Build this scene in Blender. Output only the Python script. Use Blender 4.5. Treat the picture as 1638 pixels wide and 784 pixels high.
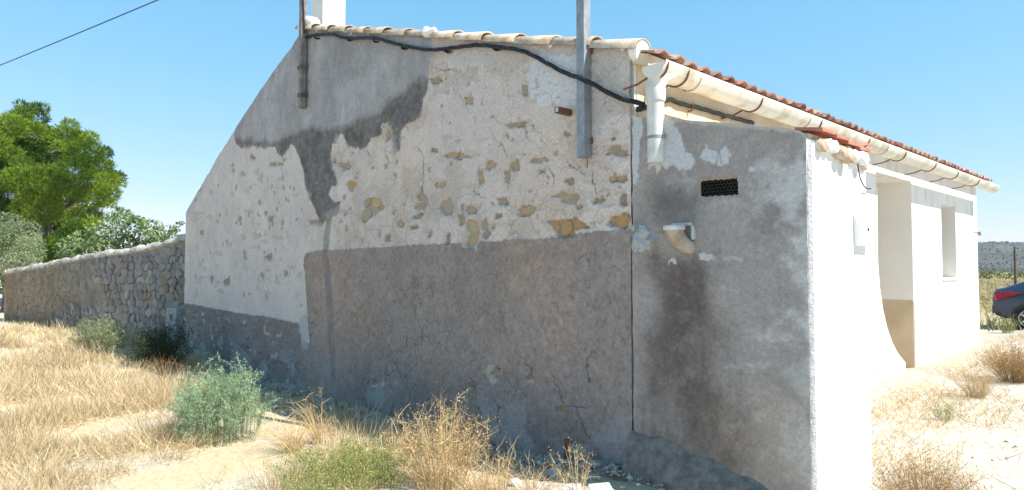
import bpy, bmesh, math, random
import numpy as np
from mathutils import Vector, Matrix, Euler
random.seed(7); rng = np.random.default_rng(7)
R = math.radians
scene = bpy.context.scene
for o in list(bpy.data.objects): bpy.data.objects.remove(o)
COL = scene.collection

# ---------------------------------------------------------------- camera
FPX = 1047.0                        # focal length in photo pixels (1638 wide)
YAW, PITCH = R(47.2), R(2.08)
CAM = np.array([3.23, -4.31, 1.6])
cd = bpy.data.cameras.new('camera'); cam = bpy.data.objects.new('camera', cd); COL.objects.link(cam)
cam.location = CAM; cam.rotation_euler = (R(90) + PITCH, 0, YAW)
cd.sensor_width = 36; cd.lens = 36 * FPX / 1638; cd.clip_start = 0.05; cd.clip_end = 20000
scene.camera = cam
# ---------------------------------------------------------------- sky + sun
SUN_OFF, SUN_EL = R(20), R(50)      # sun stands in front of the front wall, 20 deg behind the gable plane
sdir = Vector((math.cos(SUN_OFF) * math.cos(SUN_EL), math.sin(SUN_OFF) * math.cos(SUN_EL), math.sin(SUN_EL)))
w = bpy.data.worlds.new('World'); scene.world = w; w.use_nodes = True
nt = w.node_tree; bg = nt.nodes['Background']
sky = nt.nodes.new('ShaderNodeTexSky'); sky.sky_type = 'NISHITA'; sky.sun_disc = False
sky.sun_elevation = SUN_EL; sky.sun_rotation = math.atan2(sdir.x, sdir.y)
sky.air_density = 1.0; sky.dust_density = 0.0; sky.ozone_density = 3.0; sky.altitude = 200
SKY_S, EXPO = 0.11, 0.86             # the photo's camera rolls the bright sky off towards cyan: a film-like response per channel
sp = nt.nodes.new('ShaderNodeSeparateColor'); cb = nt.nodes.new('ShaderNodeCombineColor'); nt.links.new(sky.outputs[0], sp.inputs[0])
for i, (k, g) in enumerate(((.82, .89), (.88, .46), (1.05, .42))):
    sc_ = SKY_S * 2 ** EXPO
    m1 = nt.nodes.new('ShaderNodeMath'); m1.operation = 'MULTIPLY'; m1.inputs[1].default_value = sc_; nt.links.new(sp.outputs[i], m1.inputs[0])
    m2 = nt.nodes.new('ShaderNodeMath'); m2.operation = 'POWER'; m2.inputs[1].default_value = g; nt.links.new(m1.outputs[0], m2.inputs[0])
    m3 = nt.nodes.new('ShaderNodeMath'); m3.operation = 'MULTIPLY'; m3.inputs[1].default_value = k / sc_; nt.links.new(m2.outputs[0], m3.inputs[0]); nt.links.new(m3.outputs[0], cb.inputs[i])
nt.links.new(cb.outputs[0], bg.inputs[0]); bg.inputs[1].default_value = SKY_S
sl = bpy.data.lights.new('sun', 'SUN'); sl.energy = 4.7; sl.angle = R(0.53); sl.color = (1, .95, .87)
so = bpy.data.objects.new('sun', sl); COL.objects.link(so); so.location = (20, 5, 30)
so.rotation_euler = (-sdir).to_track_quat('-Z', 'Y').to_euler()
vs = scene.view_settings
vs.view_transform = 'Standard'; vs.look = 'None'; vs.gamma = 1; vs.use_curve_mapping = False
vs.exposure = EXPO
scene.cycles.max_bounces = 8; scene.cycles.diffuse_bounces = 5

# ---------------------------------------------------------------- photo pixel -> ray -> point on a real plane
def ray(px, py):
    a = (px - 819) / FPX; b = (392 - py) / FPX
    f = math.cos(PITCH) - b * math.sin(PITCH); u = math.sin(PITCH) + b * math.cos(PITCH)
    return np.array([-math.sin(YAW) * f + math.cos(YAW) * a, math.cos(YAW) * f + math.sin(YAW) * a, u])
def on(axis, val, px, py):
    d = ray(px, py); t = (val - CAM[axis]) / d[axis]; return CAM + d * t
def G(px, py, y=0.0):
    p = on(1, y, px, py); return (p[0], p[2])
def GP(pts, y=0.0): return np.array([G(a, b, y) for a, b in pts])
def at_depth(px, py, dep):
    d = ray(px, py); f = d[0] * -math.sin(YAW) + d[1] * math.cos(YAW); return CAM + d * (dep / f)

# ---------------------------------------------------------------- noise
def _h(ix, iy, s):
    h = (ix * 374761393 + iy * 668265263 + s * 1442695041) & 0xffffffff
    h = ((h ^ (h >> 13)) * 1274126177) & 0xffffffff
    return ((h ^ (h >> 16)) & 0xffffff) / float(0xffffff)
def vn(x, y, s=0):
    x = np.asarray(x, float); y = np.asarray(y, float)
    ix = np.floor(x).astype(np.int64); iy = np.floor(y).astype(np.int64); fx = x - ix; fy = y - iy
    fx = fx * fx * (3 - 2 * fx); fy = fy * fy * (3 - 2 * fy)
    a = _h(ix, iy, s); b = _h(ix + 1, iy, s); c = _h(ix, iy + 1, s); d = _h(ix + 1, iy + 1, s)
    return (a * (1 - fx) + b * fx) * (1 - fy) + (c * (1 - fx) + d * fx) * fy
def fbm(x, y, s=0, o=4, g=.5):
    v = 0; a = 1; t = 0; k = 1.0
    for i in range(o):
        v = v + a * vn(x * k + 17.3 * i, y * k - 9.1 * i, s + i); t += a; a *= g; k *= 2.03
    return v / t                                    # 0..1
def sst(a, b, x):
    t = np.clip((x - a) / (b - a), 0, 1); return t * t * (3 - 2 * t)
def gz(x, y):
    x = np.asarray(x, float); y = np.asarray(y, float)
    h = .05 * (fbm(x * .6, y * .6, 3, 3) - .5) + .14 * (fbm(x * .12, y * .12, 5, 2) - .5)
    h = h + .02 * np.clip(y, 0, 12) * sst(-.5, .8, x)
    h = h - .20 * np.exp(-((y + .25) / .6) ** 2) * sst(-10.5, -7, x) * (1 - sst(-1.6, .0, x))      # washed-out hollow along the foot of the gable
    return h - .02
def gzf(x, y): return float(gz(x, y))

# ---------------------------------------------------------------- materials
MATS = {}
def mat(name, c1, c2=None, scale=6.0, rough=.85, bump=.0, bscale=40, metal=0, detail=6, vcol=False, fine=.0, trans=0.0, spec=.3, lo=.35, hi=.65, grit=0, crack=0, stretch=None, orand=False):
    if name in MATS: return MATS[name]
    m = bpy.data.materials.new(name); m.use_nodes = True; N = m.node_tree.nodes; L = m.node_tree.links
    p = N['Principled BSDF']; p.inputs['Roughness'].default_value = rough; p.inputs['Metallic'].default_value = metal
    p.inputs['Specular IOR Level'].default_value = spec
    tc = N.new('ShaderNodeTexCoord')
    if vcol:
        at = N.new('ShaderNodeAttribute'); at.attribute_name = 'col'; colout = at.outputs['Color']
    else:
        n1 = N.new('ShaderNodeTexNoise'); n1.inputs['Scale'].default_value = scale; n1.inputs['Detail'].default_value = detail
        if stretch:
            mp = N.new('ShaderNodeMapping'); mp.inputs['Scale'].default_value = stretch; L.new(tc.outputs['Object'], mp.inputs['Vector']); L.new(mp.outputs[0], n1.inputs['Vector'])
        else: L.new(tc.outputs['Object'], n1.inputs['Vector'])
        rp = N.new('ShaderNodeValToRGB'); rp.color_ramp.elements[0].position = lo; rp.color_ramp.elements[1].position = hi
        rp.color_ramp.elements[0].color = (*c1, 1); rp.color_ramp.elements[1].color = (*(c2 or c1), 1)
        L.new(n1.outputs['Fac'], rp.inputs['Fac']); colout = rp.outputs['Color']
    if fine:
        n2 = N.new('ShaderNodeTexNoise'); n2.inputs['Scale'].default_value = bscale * 1.7; n2.inputs['Detail'].default_value = 5
        n2.inputs['Roughness'].default_value = .7
        L.new(tc.outputs['Object'], n2.inputs['Vector'])
        mr = N.new('ShaderNodeMapRange'); mr.inputs[1].default_value = .25; mr.inputs[2].default_value = .75
        mr.inputs[3].default_value = 1 - fine; mr.inputs[4].default_value = 1 + fine
        L.new(n2.outputs['Fac'], mr.inputs[0])
        mx = N.new('ShaderNodeVectorMath'); mx.operation = 'MULTIPLY'
        L.new(colout, mx.inputs[0]); L.new(mr.outputs[0], mx.inputs[1]); colout = mx.outputs[0]
    if orand:                       # every tile fired and weathered a little differently
        oi = N.new('ShaderNodeObjectInfo'); mr0 = N.new('ShaderNodeMapRange'); mr0.inputs[3].default_value = .68; mr0.inputs[4].default_value = 1.25; L.new(oi.outputs['Random'], mr0.inputs[0])
        ad0 = N.new('ShaderNodeVectorMath'); ad0.operation = 'ADD'; sc0 = N.new('ShaderNodeVectorMath'); sc0.operation = 'SCALE'; sc0.inputs[0].default_value = (31, 17, 23); L.new(oi.outputs['Random'], sc0.inputs['Scale']); L.new(tc.outputs['Object'], ad0.inputs[0]); L.new(sc0.outputs[0], ad0.inputs[1]); L.new(ad0.outputs[0], n1.inputs['Vector'])
        mx0 = N.new('ShaderNodeVectorMath'); mx0.operation = 'MULTIPLY'; L.new(colout, mx0.inputs[0]); L.new(mr0.outputs[0], mx0.inputs[1]); colout = mx0.outputs[0]
    if grit:                        # sand grain, pores and hairline cracks, finer than the mesh
        def tex(kind, sc, det=4, vec=None):
            q = N.new(kind); q.inputs['Scale'].default_value = sc
            if kind == 'ShaderNodeTexNoise': q.inputs['Detail'].default_value = det
            else: q.feature = 'DISTANCE_TO_EDGE'
            L.new(vec or tc.outputs['Object'], q.inputs['Vector']); return q.outputs['Distance'] if kind != 'ShaderNodeTexNoise' else q.outputs['Fac']
        def rng_(src, a, b_, c, d):
            q = N.new('ShaderNodeMapRange'); q.interpolation_type = 'SMOOTHSTEP'
            for k_, v_ in zip((1, 2, 3, 4), (a, b_, c, d)): q.inputs[k_].default_value = v_
            L.new(src, q.inputs[0]); return q.outputs[0]
        def ma(op, a, b_):
            q = N.new('ShaderNodeMath'); q.operation = op
            for k_, v_ in enumerate((a, b_)):
                if isinstance(v_, (int, float)): q.inputs[k_].default_value = v_
                else: L.new(v_, q.inputs[k_])
            return q.outputs[0]
        wn = N.new('ShaderNodeTexNoise'); wn.inputs['Scale'].default_value = 5; wn.inputs['Detail'].default_value = 5; L.new(tc.outputs['Object'], wn.inputs['Vector'])
        vm = N.new('ShaderNodeVectorMath'); vm.operation = 'MULTIPLY_ADD'; vm.inputs[1].default_value = (.16, .16, .16); L.new(wn.outputs['Color'], vm.inputs[0]); L.new(tc.outputs['Object'], vm.inputs[2])
        tot = rng_(tex('ShaderNodeTexNoise', 230, 2), .3, .7, 1 - .16 * grit, 1 + .16 * grit)
        tot = ma('MULTIPLY', tot, rng_(tex('ShaderNodeTexNoise', 95, 3), .60, .72, 1.0, 1 - .42 * grit))
        tot = ma('MULTIPLY', tot, rng_(tex('ShaderNodeTexNoise', 38, 6), .3, .7, 1 - .10 * grit, 1 + .10 * grit))
        for sc, wd, ms_, lo_, am in ((2.9, .009, 1.3, .52, .55), (7.0, .018, 2.1, .55, .42)) if crack else ():
            ln = rng_(tex('ShaderNodeTexVoronoi', sc, vec=vm.outputs[0]), wd * .3, wd, 1, 0); mk = rng_(tex('ShaderNodeTexNoise', ms_, 5), lo_, lo_ + .10, 0, am * crack)
            tot = ma('MULTIPLY', tot, ma('SUBTRACT', 1.0, ma('MULTIPLY', ln, mk)))
        mx = N.new('ShaderNodeVectorMath'); mx.operation = 'MULTIPLY'; L.new(colout, mx.inputs[0]); L.new(tot, mx.inputs[1]); colout = mx.outputs[0]
    L.new(colout, p.inputs['Base Color'])
    if bump:
        n3 = N.new('ShaderNodeTexNoise'); n3.inputs['Scale'].default_value = bscale; n3.inputs['Detail'].default_value = 6
        L.new(tc.outputs['Object'], n3.inputs['Vector'])
        b = N.new('ShaderNodeBump'); b.inputs['Strength'].default_value = bump; b.inputs['Distance'].default_value = .02
        L.new(n3.outputs['Fac'], b.inputs['Height']); L.new(b.outputs['Normal'], p.inputs['Normal'])
    if trans:
        out = N['Material Output']; t = N.new('ShaderNodeBsdfTranslucent'); ms = N.new('ShaderNodeMixShader')
        ms.inputs[0].default_value = trans; L.new(colout, t.inputs['Color'])
        L.new(p.outputs[0], ms.inputs[1]); L.new(t.outputs[0], ms.inputs[2]); L.new(ms.outputs[0], out.inputs['Surface'])
    MATS[name] = m; return m
M_wall = mat('weathered_plaster', None, vcol=True, rough=.93, bump=.55, bscale=60, fine=.10, grit=1.0, crack=.8)
M_cem = mat('stained_cement_render', None, vcol=True, rough=.93, bump=.45, bscale=70, fine=.08, grit=.8)
M_lime = mat('white_limewash', (.62, .58, .51), (.82, .80, .77), 2.4, .9, .5, 26, fine=.06, lo=.28, hi=.48, stretch=(1.4, 1.4, .5))
M_limeflat = mat('cream_reveal_paint', (.80, .77, .70), (.84, .81, .75), 2, .9, .15, 30)
M_sand = mat('sand_cement_dado', (.56, .43, .29), (.66, .53, .38), 3, .95, .3, 40, fine=.08)
M_dadow = mat('pale_dado_paint', (.55, .48, .385), (.69, .625, .525), 4, .92, .25, 40)
M_eave = mat('eave_plaster', (.60, .47, .30), (.74, .66, .54), 2.2, .95, .3, 30, fine=.06)
M_pvc = mat('ivory_pvc', (.50, .44, .34), (.70, .67, .59), 4, .6, .1, 20, spec=.35, lo=.32, hi=.52, fine=.05)
M_pipe = mat('grimy_white_pvc', (.56, .54, .50), (.72, .70, .66), 9, .6, .1, 20)
M_ochpipe = mat('stained_clay_pipe', (.36, .255, .15), (.50, .45, .38), 9, .8, .3, 30, fine=.12)
M_rust = mat('rusty_brown_iron', (.16, .07, .045), (.24, .11, .07), 30, .7, .2, 60)
M_galv = mat('galvanised_steel', (.24, .25, .27), (.33, .34, .36), 14, .55, .08, 50, metal=.35)
M_oldpost = mat('weathered_post_paint', (.16, .145, .13), (.28, .255, .23), 10, .8, .2, 40)
M_black = mat('black_cable_sheath', (.015, .016, .02), (.03, .03, .035), 20, .5, .1, 60)
M_rtile = mat('red_roof_tile', (.26, .095, .07), (.52, .37, .29), 4, .88, .3, 40, fine=.2, lo=.38, hi=.68, orand=True)
M_board = mat('red_clay_board', (.42, .14, .09), (.55, .24, .16), 6, .85, .2, 40, fine=.1)
M_ptile = mat('bleached_clay_tile', (.40, .27, .17), (.66, .56, .44), 7, .9, .3, 40, fine=.15, orand=True)
M_chim = mat('chimney_plaster', (.74, .72, .68), (.80, .78, .74), 4, .93, .35, 35, fine=.05)
M_stone = mat('gable_rubble_stone', None, vcol=True, rough=.95, bump=.6, bscale=45, fine=.18)
M_conc = mat('grey_concrete', (.15, .125, .107), (.26, .222, .195), 14, .95, .7, 40, fine=.25)
M_mortar = mat('pale_mortar', (.42, .40, .37), (.60, .58, .55), 12, .95, .6, 35, fine=.1)
M_dark = mat('dark_void', (.02, .02, .02), (.03, .03, .03), 5, .95)
M_glass = mat('window_glass', (.05, .06, .07), (.06, .07, .08), 2, .08, spec=.6)
M_wood = mat('old_brown_wood', (.22, .13, .08), (.32, .2, .12), 12, .8, .3, 50)
M_veg = mat('leaf', None, vcol=True, rough=.7, trans=.22, spec=.2)
M_dry = mat('dry_stalk', None, vcol=True, rough=.85, trans=.15, spec=.15)
M_bark = mat('grey_brown_bark', (.10, .075, .055), (.19, .15, .12), 9, .95, .8, 25)

# ---------------------------------------------------------------- object helpers
def tag(o, label=None, cat=None, group=None, kind=None):
    if label: o['label'] = label
    if cat: o['category'] = cat
    if group: o['group'] = group
    if kind: o['kind'] = kind
    return o
def link(o, parent=None):
    COL.objects.link(o)
    if parent is not None: o.parent = parent
    return o
def empty(name, loc, label, cat, group=None, rz=0):
    e = bpy.data.objects.new(name, None); e.location = loc; e.rotation_euler.z = rz; e.empty_display_size = .2
    link(e); return tag(e, label, cat, group)
def mesh_np(name, V, F, material, parent=None, col=None, smooth=False):
    """V (n,3); F (m,k) same k for all faces"""
    V = np.ascontiguousarray(V, np.float32); F = np.ascontiguousarray(F, np.int32)
    me = bpy.data.meshes.new(name); n, k = F.shape
    me.vertices.add(len(V)); me.vertices.foreach_set('co', V.ravel())
    me.loops.add(n * k); me.loops.foreach_set('vertex_index', F.ravel())
    me.polygons.add(n); me.polygons.foreach_set('loop_start', np.arange(0, n * k, k, dtype=np.int32))
    me.polygons.foreach_set('loop_total', np.full(n, k, np.int32))
    if smooth: me.polygons.foreach_set('use_smooth', np.ones(n, bool))
    if col is not None:
        a = me.color_attributes.new('col', 'FLOAT_COLOR', 'POINT')
        c4 = np.ones((len(V), 4), np.float32); c4[:, :3] = col; a.data.foreach_set('color', c4.ravel())
    me.update(calc_edges=True); me.validate()
    if isinstance(material, list):
        for m_ in material: me.materials.append(m_)
    else: me.materials.append(material)
    o = bpy.data.objects.new(name, me); return link(o, parent)
def vcol_fill(me, c):
    a = me.color_attributes.new('col', 'FLOAT_COLOR', 'POINT'); c4 = np.ones((len(me.vertices), 4), np.float32); c4[:, :3] = c
    a.data.foreach_set('color', c4.ravel())
class MB:
    def __init__(s): s.v = []; s.f = []; s.sm = []
    def add(s, vs, fs, smooth=False):
        b = len(s.v); s.v += [tuple(map(float, p)) for p in vs]; s.f += [[i + b for i in f] for f in fs]; s.sm += [smooth] * len(fs); return s
    def box(s, x0, x1, y0, y1, z0, z1):
        return s.add([(x, y, z) for z in (z0, z1) for y in (y0, y1) for x in (x0, x1)],
                     [(0, 2, 3, 1), (4, 5, 7, 6), (0, 1, 5, 4), (2, 6, 7, 3), (0, 4, 6, 2), (1, 3, 7, 5)])
    def prism(s, poly, axis, a, b):
        """poly of 2-tuples in the two other axes, extruded along axis from a to b"""
        def P(p, t): return {0: (t, p[0], p[1]), 1: (p[0], t, p[1]), 2: (p[0], p[1], t)}[axis]
        n = len(poly)
        return s.add([P(p, a) for p in poly] + [P(p, b) for p in poly],
                     [tuple(range(n))[::-1], tuple(range(n, 2 * n))] + [(i, (i + 1) % n, n + (i + 1) % n, n + i) for i in range(n)])
    def tube(s, path, r, n=8, caps=True, smooth=True):
        path = [Vector(p) for p in path]; rs = r if isinstance(r, (list, tuple)) else [r] * len(path)
        t0 = (path[1] - path[0]).normalized(); up = Vector((0, 0, 1)) if abs(t0.z) < .9 else Vector((1, 0, 0))
        vs = []; fs = []; prev = None
        for i, p in enumerate(path):
            t = (path[min(i + 1, len(path) - 1)] - path[max(i - 1, 0)]).normalized()
            a = (t.cross(up) if prev is None else (prev - t * prev.dot(t))).normalized(); prev = a; b = t.cross(a)
            for k in range(n):
                th = 2 * math.pi * k / n; vs.append(p + (a * math.cos(th) + b * math.sin(th)) * rs[i])
        for i in range(len(path) - 1):
            for k in range(n):
                k2 = (k + 1) % n; fs.append((i * n + k, i * n + k2, (i + 1) * n + k2, (i + 1) * n + k))
        s.add(vs, fs, smooth)
        if caps:
            m = len(path) - 1; s.add([vs[k] for k in range(n)], [tuple(range(n))[::-1]]); s.add([vs[m * n + k] for k in range(n)], [tuple(range(n))])
        return s
    def build(s, name, material, parent=None, bevel=0, off=None):
        me = bpy.data.meshes.new(name); v = s.v
        if off is not None: v = [(a - off[0], b - off[1], c - off[2]) for a, b, c in v]
        me.from_pydata(v, [], s.f); me.polygons.foreach_set('use_smooth', s.sm); me.update(); me.materials.append(material)
        o = bpy.data.objects.new(name, me)
        if off is not None: o.location = off
        link(o, parent)
        if bevel:
            m = o.modifiers.new('bevel', 'BEVEL'); m.width = bevel; m.segments = 2; m.limit_method = 'ANGLE'
        return o
def smooth_path(pts, k=6):
    P = [np.array(p, float) for p in pts]; out = []
    for i in range(len(P) - 1):
        p0 = P[max(i - 1, 0)]; p1 = P[i]; p2 = P[i + 1]; p3 = P[min(i + 2, len(P) - 1)]
        for j in range(k):
            t = j / k; out.append(.5 * ((2 * p1) + (-p0 + p2) * t + (2 * p0 - 5 * p1 + 4 * p2 - p3) * t * t + (-p0 + 3 * p1 - 3 * p2 + p3) * t ** 3))
    out.append(P[-1]); return out

# ---------------------------------------------------------------- wall painting: layers of render with real thickness
def inside(poly, x, z):
    r = np.zeros(x.shape, bool); n = len(poly)
    for i in range(n):
        x1, z1 = poly[i]; x2, z2 = poly[(i + 1) % n]
        c = ((z1 > z) != (z2 > z)); xi = (x2 - x1) * (z - z1) / ((z2 - z1) if z2 != z1 else 1e-12) + x1
        r ^= c & (x < xi)
    return r
def segdist(pts, x, z, closed=True):
    d = np.full(x.shape, 1e9); n = len(pts)
    for i in range(n if closed else n - 1):
        ax, az = pts[i]; bx, bz = pts[(i + 1) % n]; vx = bx - ax; vz = bz - az; L2 = vx * vx + vz * vz + 1e-12
        t = np.clip(((x - ax) * vx + (z - az) * vz) / L2, 0, 1); d = np.minimum(d, np.hypot(x - ax - t * vx, z - az - t * vz))
    return d
class Paint:
    def __init__(s, X, Z, base, seed=0):
        s.X = X; s.Z = Z; s.C = np.ones(X.shape + (3,)) * np.array(base); s.D = np.zeros(X.shape); s.seed = seed
        # ragged-edge warp, computed once
        s.w1 = (fbm(X * 5, Z * 5, 41 + seed, 3) - .5, fbm(X * 5, Z * 5, 51 + seed, 3) - .5)
        s.w2 = (fbm(X * 26, Z * 26, 61 + seed, 3) - .5, fbm(X * 26, Z * 26, 71 + seed, 3) - .5)
    def mask(s, pts, soft=.006, warp=.05, fine=.03, closed=True, line=None):
        pts = np.asarray(pts); mg = soft * 2 + warp + fine + (line or 0) + .02
        bb = (s.X > pts[:, 0].min() - mg) & (s.X < pts[:, 0].max() + mg) & (s.Z > pts[:, 1].min() - mg) & (s.Z < pts[:, 1].max() + mg)
        m = np.zeros(s.X.shape)
        if not bb.any(): return m
        x = s.X[bb] + warp * s.w1[0][bb] + fine * s.w2[0][bb]; z = s.Z[bb] + warp * s.w1[1][bb] + fine * s.w2[1][bb]
        if line: m[bb] = 1 - sst(line * .5, line, segdist(pts, x, z, False)); return m
        d = segdist(pts, x, z); d = np.where(inside(pts, x, z), -d, d); m[bb] = 1 - sst(-soft, soft, d); return m
    def sub(s, pts, mg=.16):        # the same painting, limited to the columns round one patch
        x = s.X[0]; a = int(np.searchsorted(x, pts[:, 0].min() - mg)); b = int(np.searchsorted(x, pts[:, 0].max() + mg)); b = max(b, a + 2)
        q = object.__new__(Paint); q.sl = slice(a, b); q.X = s.X[:, a:b]; q.Z = s.Z[:, a:b]; q.C = s.C[:, a:b]; q.D = s.D[:, a:b]; q.w1 = tuple(t[:, a:b] for t in s.w1); q.w2 = tuple(t[:, a:b] for t in s.w2); return q
    def put(s, m, color=None, depth=None, op=1.0, add=None):
        if color is not None: s.C[...] = s.C * (1 - (m * op)[..., None]) + np.asarray(color) * (m * op)[..., None]
        if depth is not None: s.D[...] = s.D * (1 - m) + depth * m
        if add is not None: s.D[...] = s.D + add * m
    def mul(s, m, f): s.C *= (1 + m[..., None] * (np.asarray(f) - 1))
def blob(px, py, wpx, hpx, seed, n=11, rough=.35, y=0.0):
    r = random.Random(seed); out = []
    for i in range(n):
        a = 2 * math.pi * i / n; k = 1 - rough * r.random() * 1.3 + rough * .35
        c, s_ = math.cos(a), math.sin(a); q = .75
        cx = math.copysign(abs(c) ** q, c); sy = math.copysign(abs(s_) ** q, s_)
        out.append((px + cx * wpx / 2 * k, py + sy * hpx / 2 * k))
    return GP(out, y)
def grid_faces(ny, nx, keep=None):
    i = np.arange(ny * nx).reshape(ny, nx); F = np.stack([i[:-1, :-1], i[:-1, 1:], i[1:, 1:], i[1:, :-1]], -1)
    return F[keep] if keep is not None else F.reshape(-1, 4)

# ================================================================ GROUND
def build_ground():
    n = 300; s = np.linspace(-1, 1, n); g = 4 * np.sinh(7.3 * s)
    X, Y = np.meshgrid(g - 2, g + 2); Zg = gz(X, Y); far = sst(40, 200, np.hypot(X, Y)); Zg = Zg * (1 - far) - .2 * far
    o = mesh_np('ground', np.stack([X, Y, Zg], -1).reshape(-1, 3), grid_faces(n, n), None or mat('g', (.5, .4, .3)), smooth=True)
    m = bpy.data.materials.new('dry_lime_soil'); m.use_nodes = True; N = m.node_tree.nodes; L = m.node_tree.links
    p = N['Principled BSDF']; p.inputs['Roughness'].default_value = .95; p.inputs['Specular IOR Level'].default_value = .1
    tc = N.new('ShaderNodeTexCoord')
    def noise(sc, det=8, rg=.6):
        q = N.new('ShaderNodeTexNoise'); q.inputs['Scale'].default_value = sc; q.inputs['Detail'].default_value = det; q.inputs['Roughness'].default_value = rg
        L.new(tc.outputs['Object'], q.inputs['Vector']); return q.outputs['Fac']
    def ramp(f, a, b, ca, cb):
        r = N.new('ShaderNodeValToRGB'); r.color_ramp.elements[0].position = a; r.color_ramp.elements[1].position = b
        r.color_ramp.elements[0].color = (*ca, 1); r.color_ramp.elements[1].color = (*cb, 1); L.new(f, r.inputs[0]); return r.outputs[0]
    def mix(f, a, b):
        q = N.new('ShaderNodeMix'); q.data_type = 'RGBA'
        L.new(f, q.inputs[0]); L.new(a, q.inputs[6]); L.new(b, q.inputs[7]); return q.outputs[2]
    soil = ramp(noise(9), .3, .7, (.40, .355, .29), (.60, .565, .495))
    straw = ramp(noise(30), .3, .7, (.44, .345, .215), (.64, .535, .36))
    sx = N.new('ShaderNodeSeparateXYZ'); L.new(tc.outputs['Object'], sx.inputs[0])
    mr = N.new('ShaderNodeMapRange'); mr.inputs[1].default_value = -1; mr.inputs[2].default_value = 2; mr.inputs[3].default_value = .05; mr.inputs[4].default_value = -.20
    L.new(sx.outputs[0], mr.inputs[0])
    ad = N.new('ShaderNodeMath'); L.new(noise(1.1), ad.inputs[0]); L.new(mr.outputs[0], ad.inputs[1])
    f = ramp(ad.outputs[0], .44, .60, (0, 0, 0), (1, 1, 1))
    fm = N.new('ShaderNodeMapRange'); fm.inputs[1].default_value = 17; fm.inputs[2].default_value = 30; L.new(sx.outputs[1], fm.inputs[0])
    scrub = ramp(noise(.5), .35, .65, (.17, .14, .06), (.34, .27, .14))
    L.new(mix(fm.outputs[0], mix(f, soil, straw), scrub), p.inputs['Base Color'])
    b = N.new('ShaderNodeBump'); b.inputs['Strength'].default_value = .6; b.inputs['Distance'].default_value = .03
    L.new(noise(22, 10, .7), b.inputs['Height']); L.new(b.outputs[0], p.inputs['Normal'])
    o.data.materials[0] = m; tag(o, kind='structure')
build_ground()
HILL = {}
def build_hills():
    na, nr = 260, 26; th = np.linspace(R(-70), R(110), na); rr = np.linspace(420, 1500, nr)
    A, Rr = np.meshgrid(th, rr); X = CAM[0] + Rr * np.sin(A); Y = CAM[1] + Rr * np.cos(A)
    prof = 16 + 13 * fbm(A * 6, A * 0 + .5, 9, 3) + 3 * fbm(A * 60, A * 0, 10, 3)
    up = sst(430, 760, Rr); down = 1 - .2 * sst(1000, 1500, Rr)
    Z = prof * up * down * (Rr / 780).clip(.6, 1.0) + 4 * fbm(X * .02, Y * .02, 12, 4) * up - .5
    o = mesh_np('hills', np.stack([X, Y, Z], -1).reshape(-1, 3), grid_faces(nr, na)[:, ::-1], mat('scrub_hill', (.05, .056, .05), (.12, .112, .09), .03, .95, detail=14, lo=.36, hi=.70), smooth=True)
    tag(o, kind='structure')
    n = 60000; fa = rng.uniform(0, na - 1.001, n); fr = rng.uniform(1, 17, n); i0 = fr.astype(int); j0 = fa.astype(int); tr = fr - i0; ta = fa - j0
    bil = lambda Q: (Q[i0, j0] * (1 - ta) + Q[i0, j0 + 1] * ta) * (1 - tr) + (Q[i0 + 1, j0] * (1 - ta) + Q[i0 + 1, j0 + 1] * ta) * tr
    C = np.stack([bil(X), bil(Y), bil(Z) + .5], -1)
    HILL['pts'] = C
build_hills()

# ================================================================ HOUSE
house = empty('stone_house', (0, 0, 0), 'low white village house with a crumbling plaster gable wall facing the viewer', 'house')
EAVE_Y1 = 11.2
XL = G(297, 345)[0]; XR = 0.0
top_px = [(297, 340), (345, 256), (382, 198), (430, 126), (470, 72), (487, 44)]
TP = sorted([G(*p) for p in top_px]); RIDGE_X, RIDGE_Z = TP[-1]
VERGE_Z = G(1020, 70)[1]
def roof_z(x):
    x = np.asarray(x, float); xs = [p[0] for p in TP] + [0.0]; zs = [p[1] for p in TP] + [VERGE_Z]
    return np.interp(x, xs, zs)
def depth_columns(x0, x1, k):
    """columns whose spacing grows with the distance from the near corner"""
    xs = [x1]
    while xs[-1] > x0:
        dep = .734 * (3.23 - xs[-1]) + 2.926; xs.append(xs[-1] - k * dep)
    xs[-1] = x0; return np.array(xs[::-1])

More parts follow.
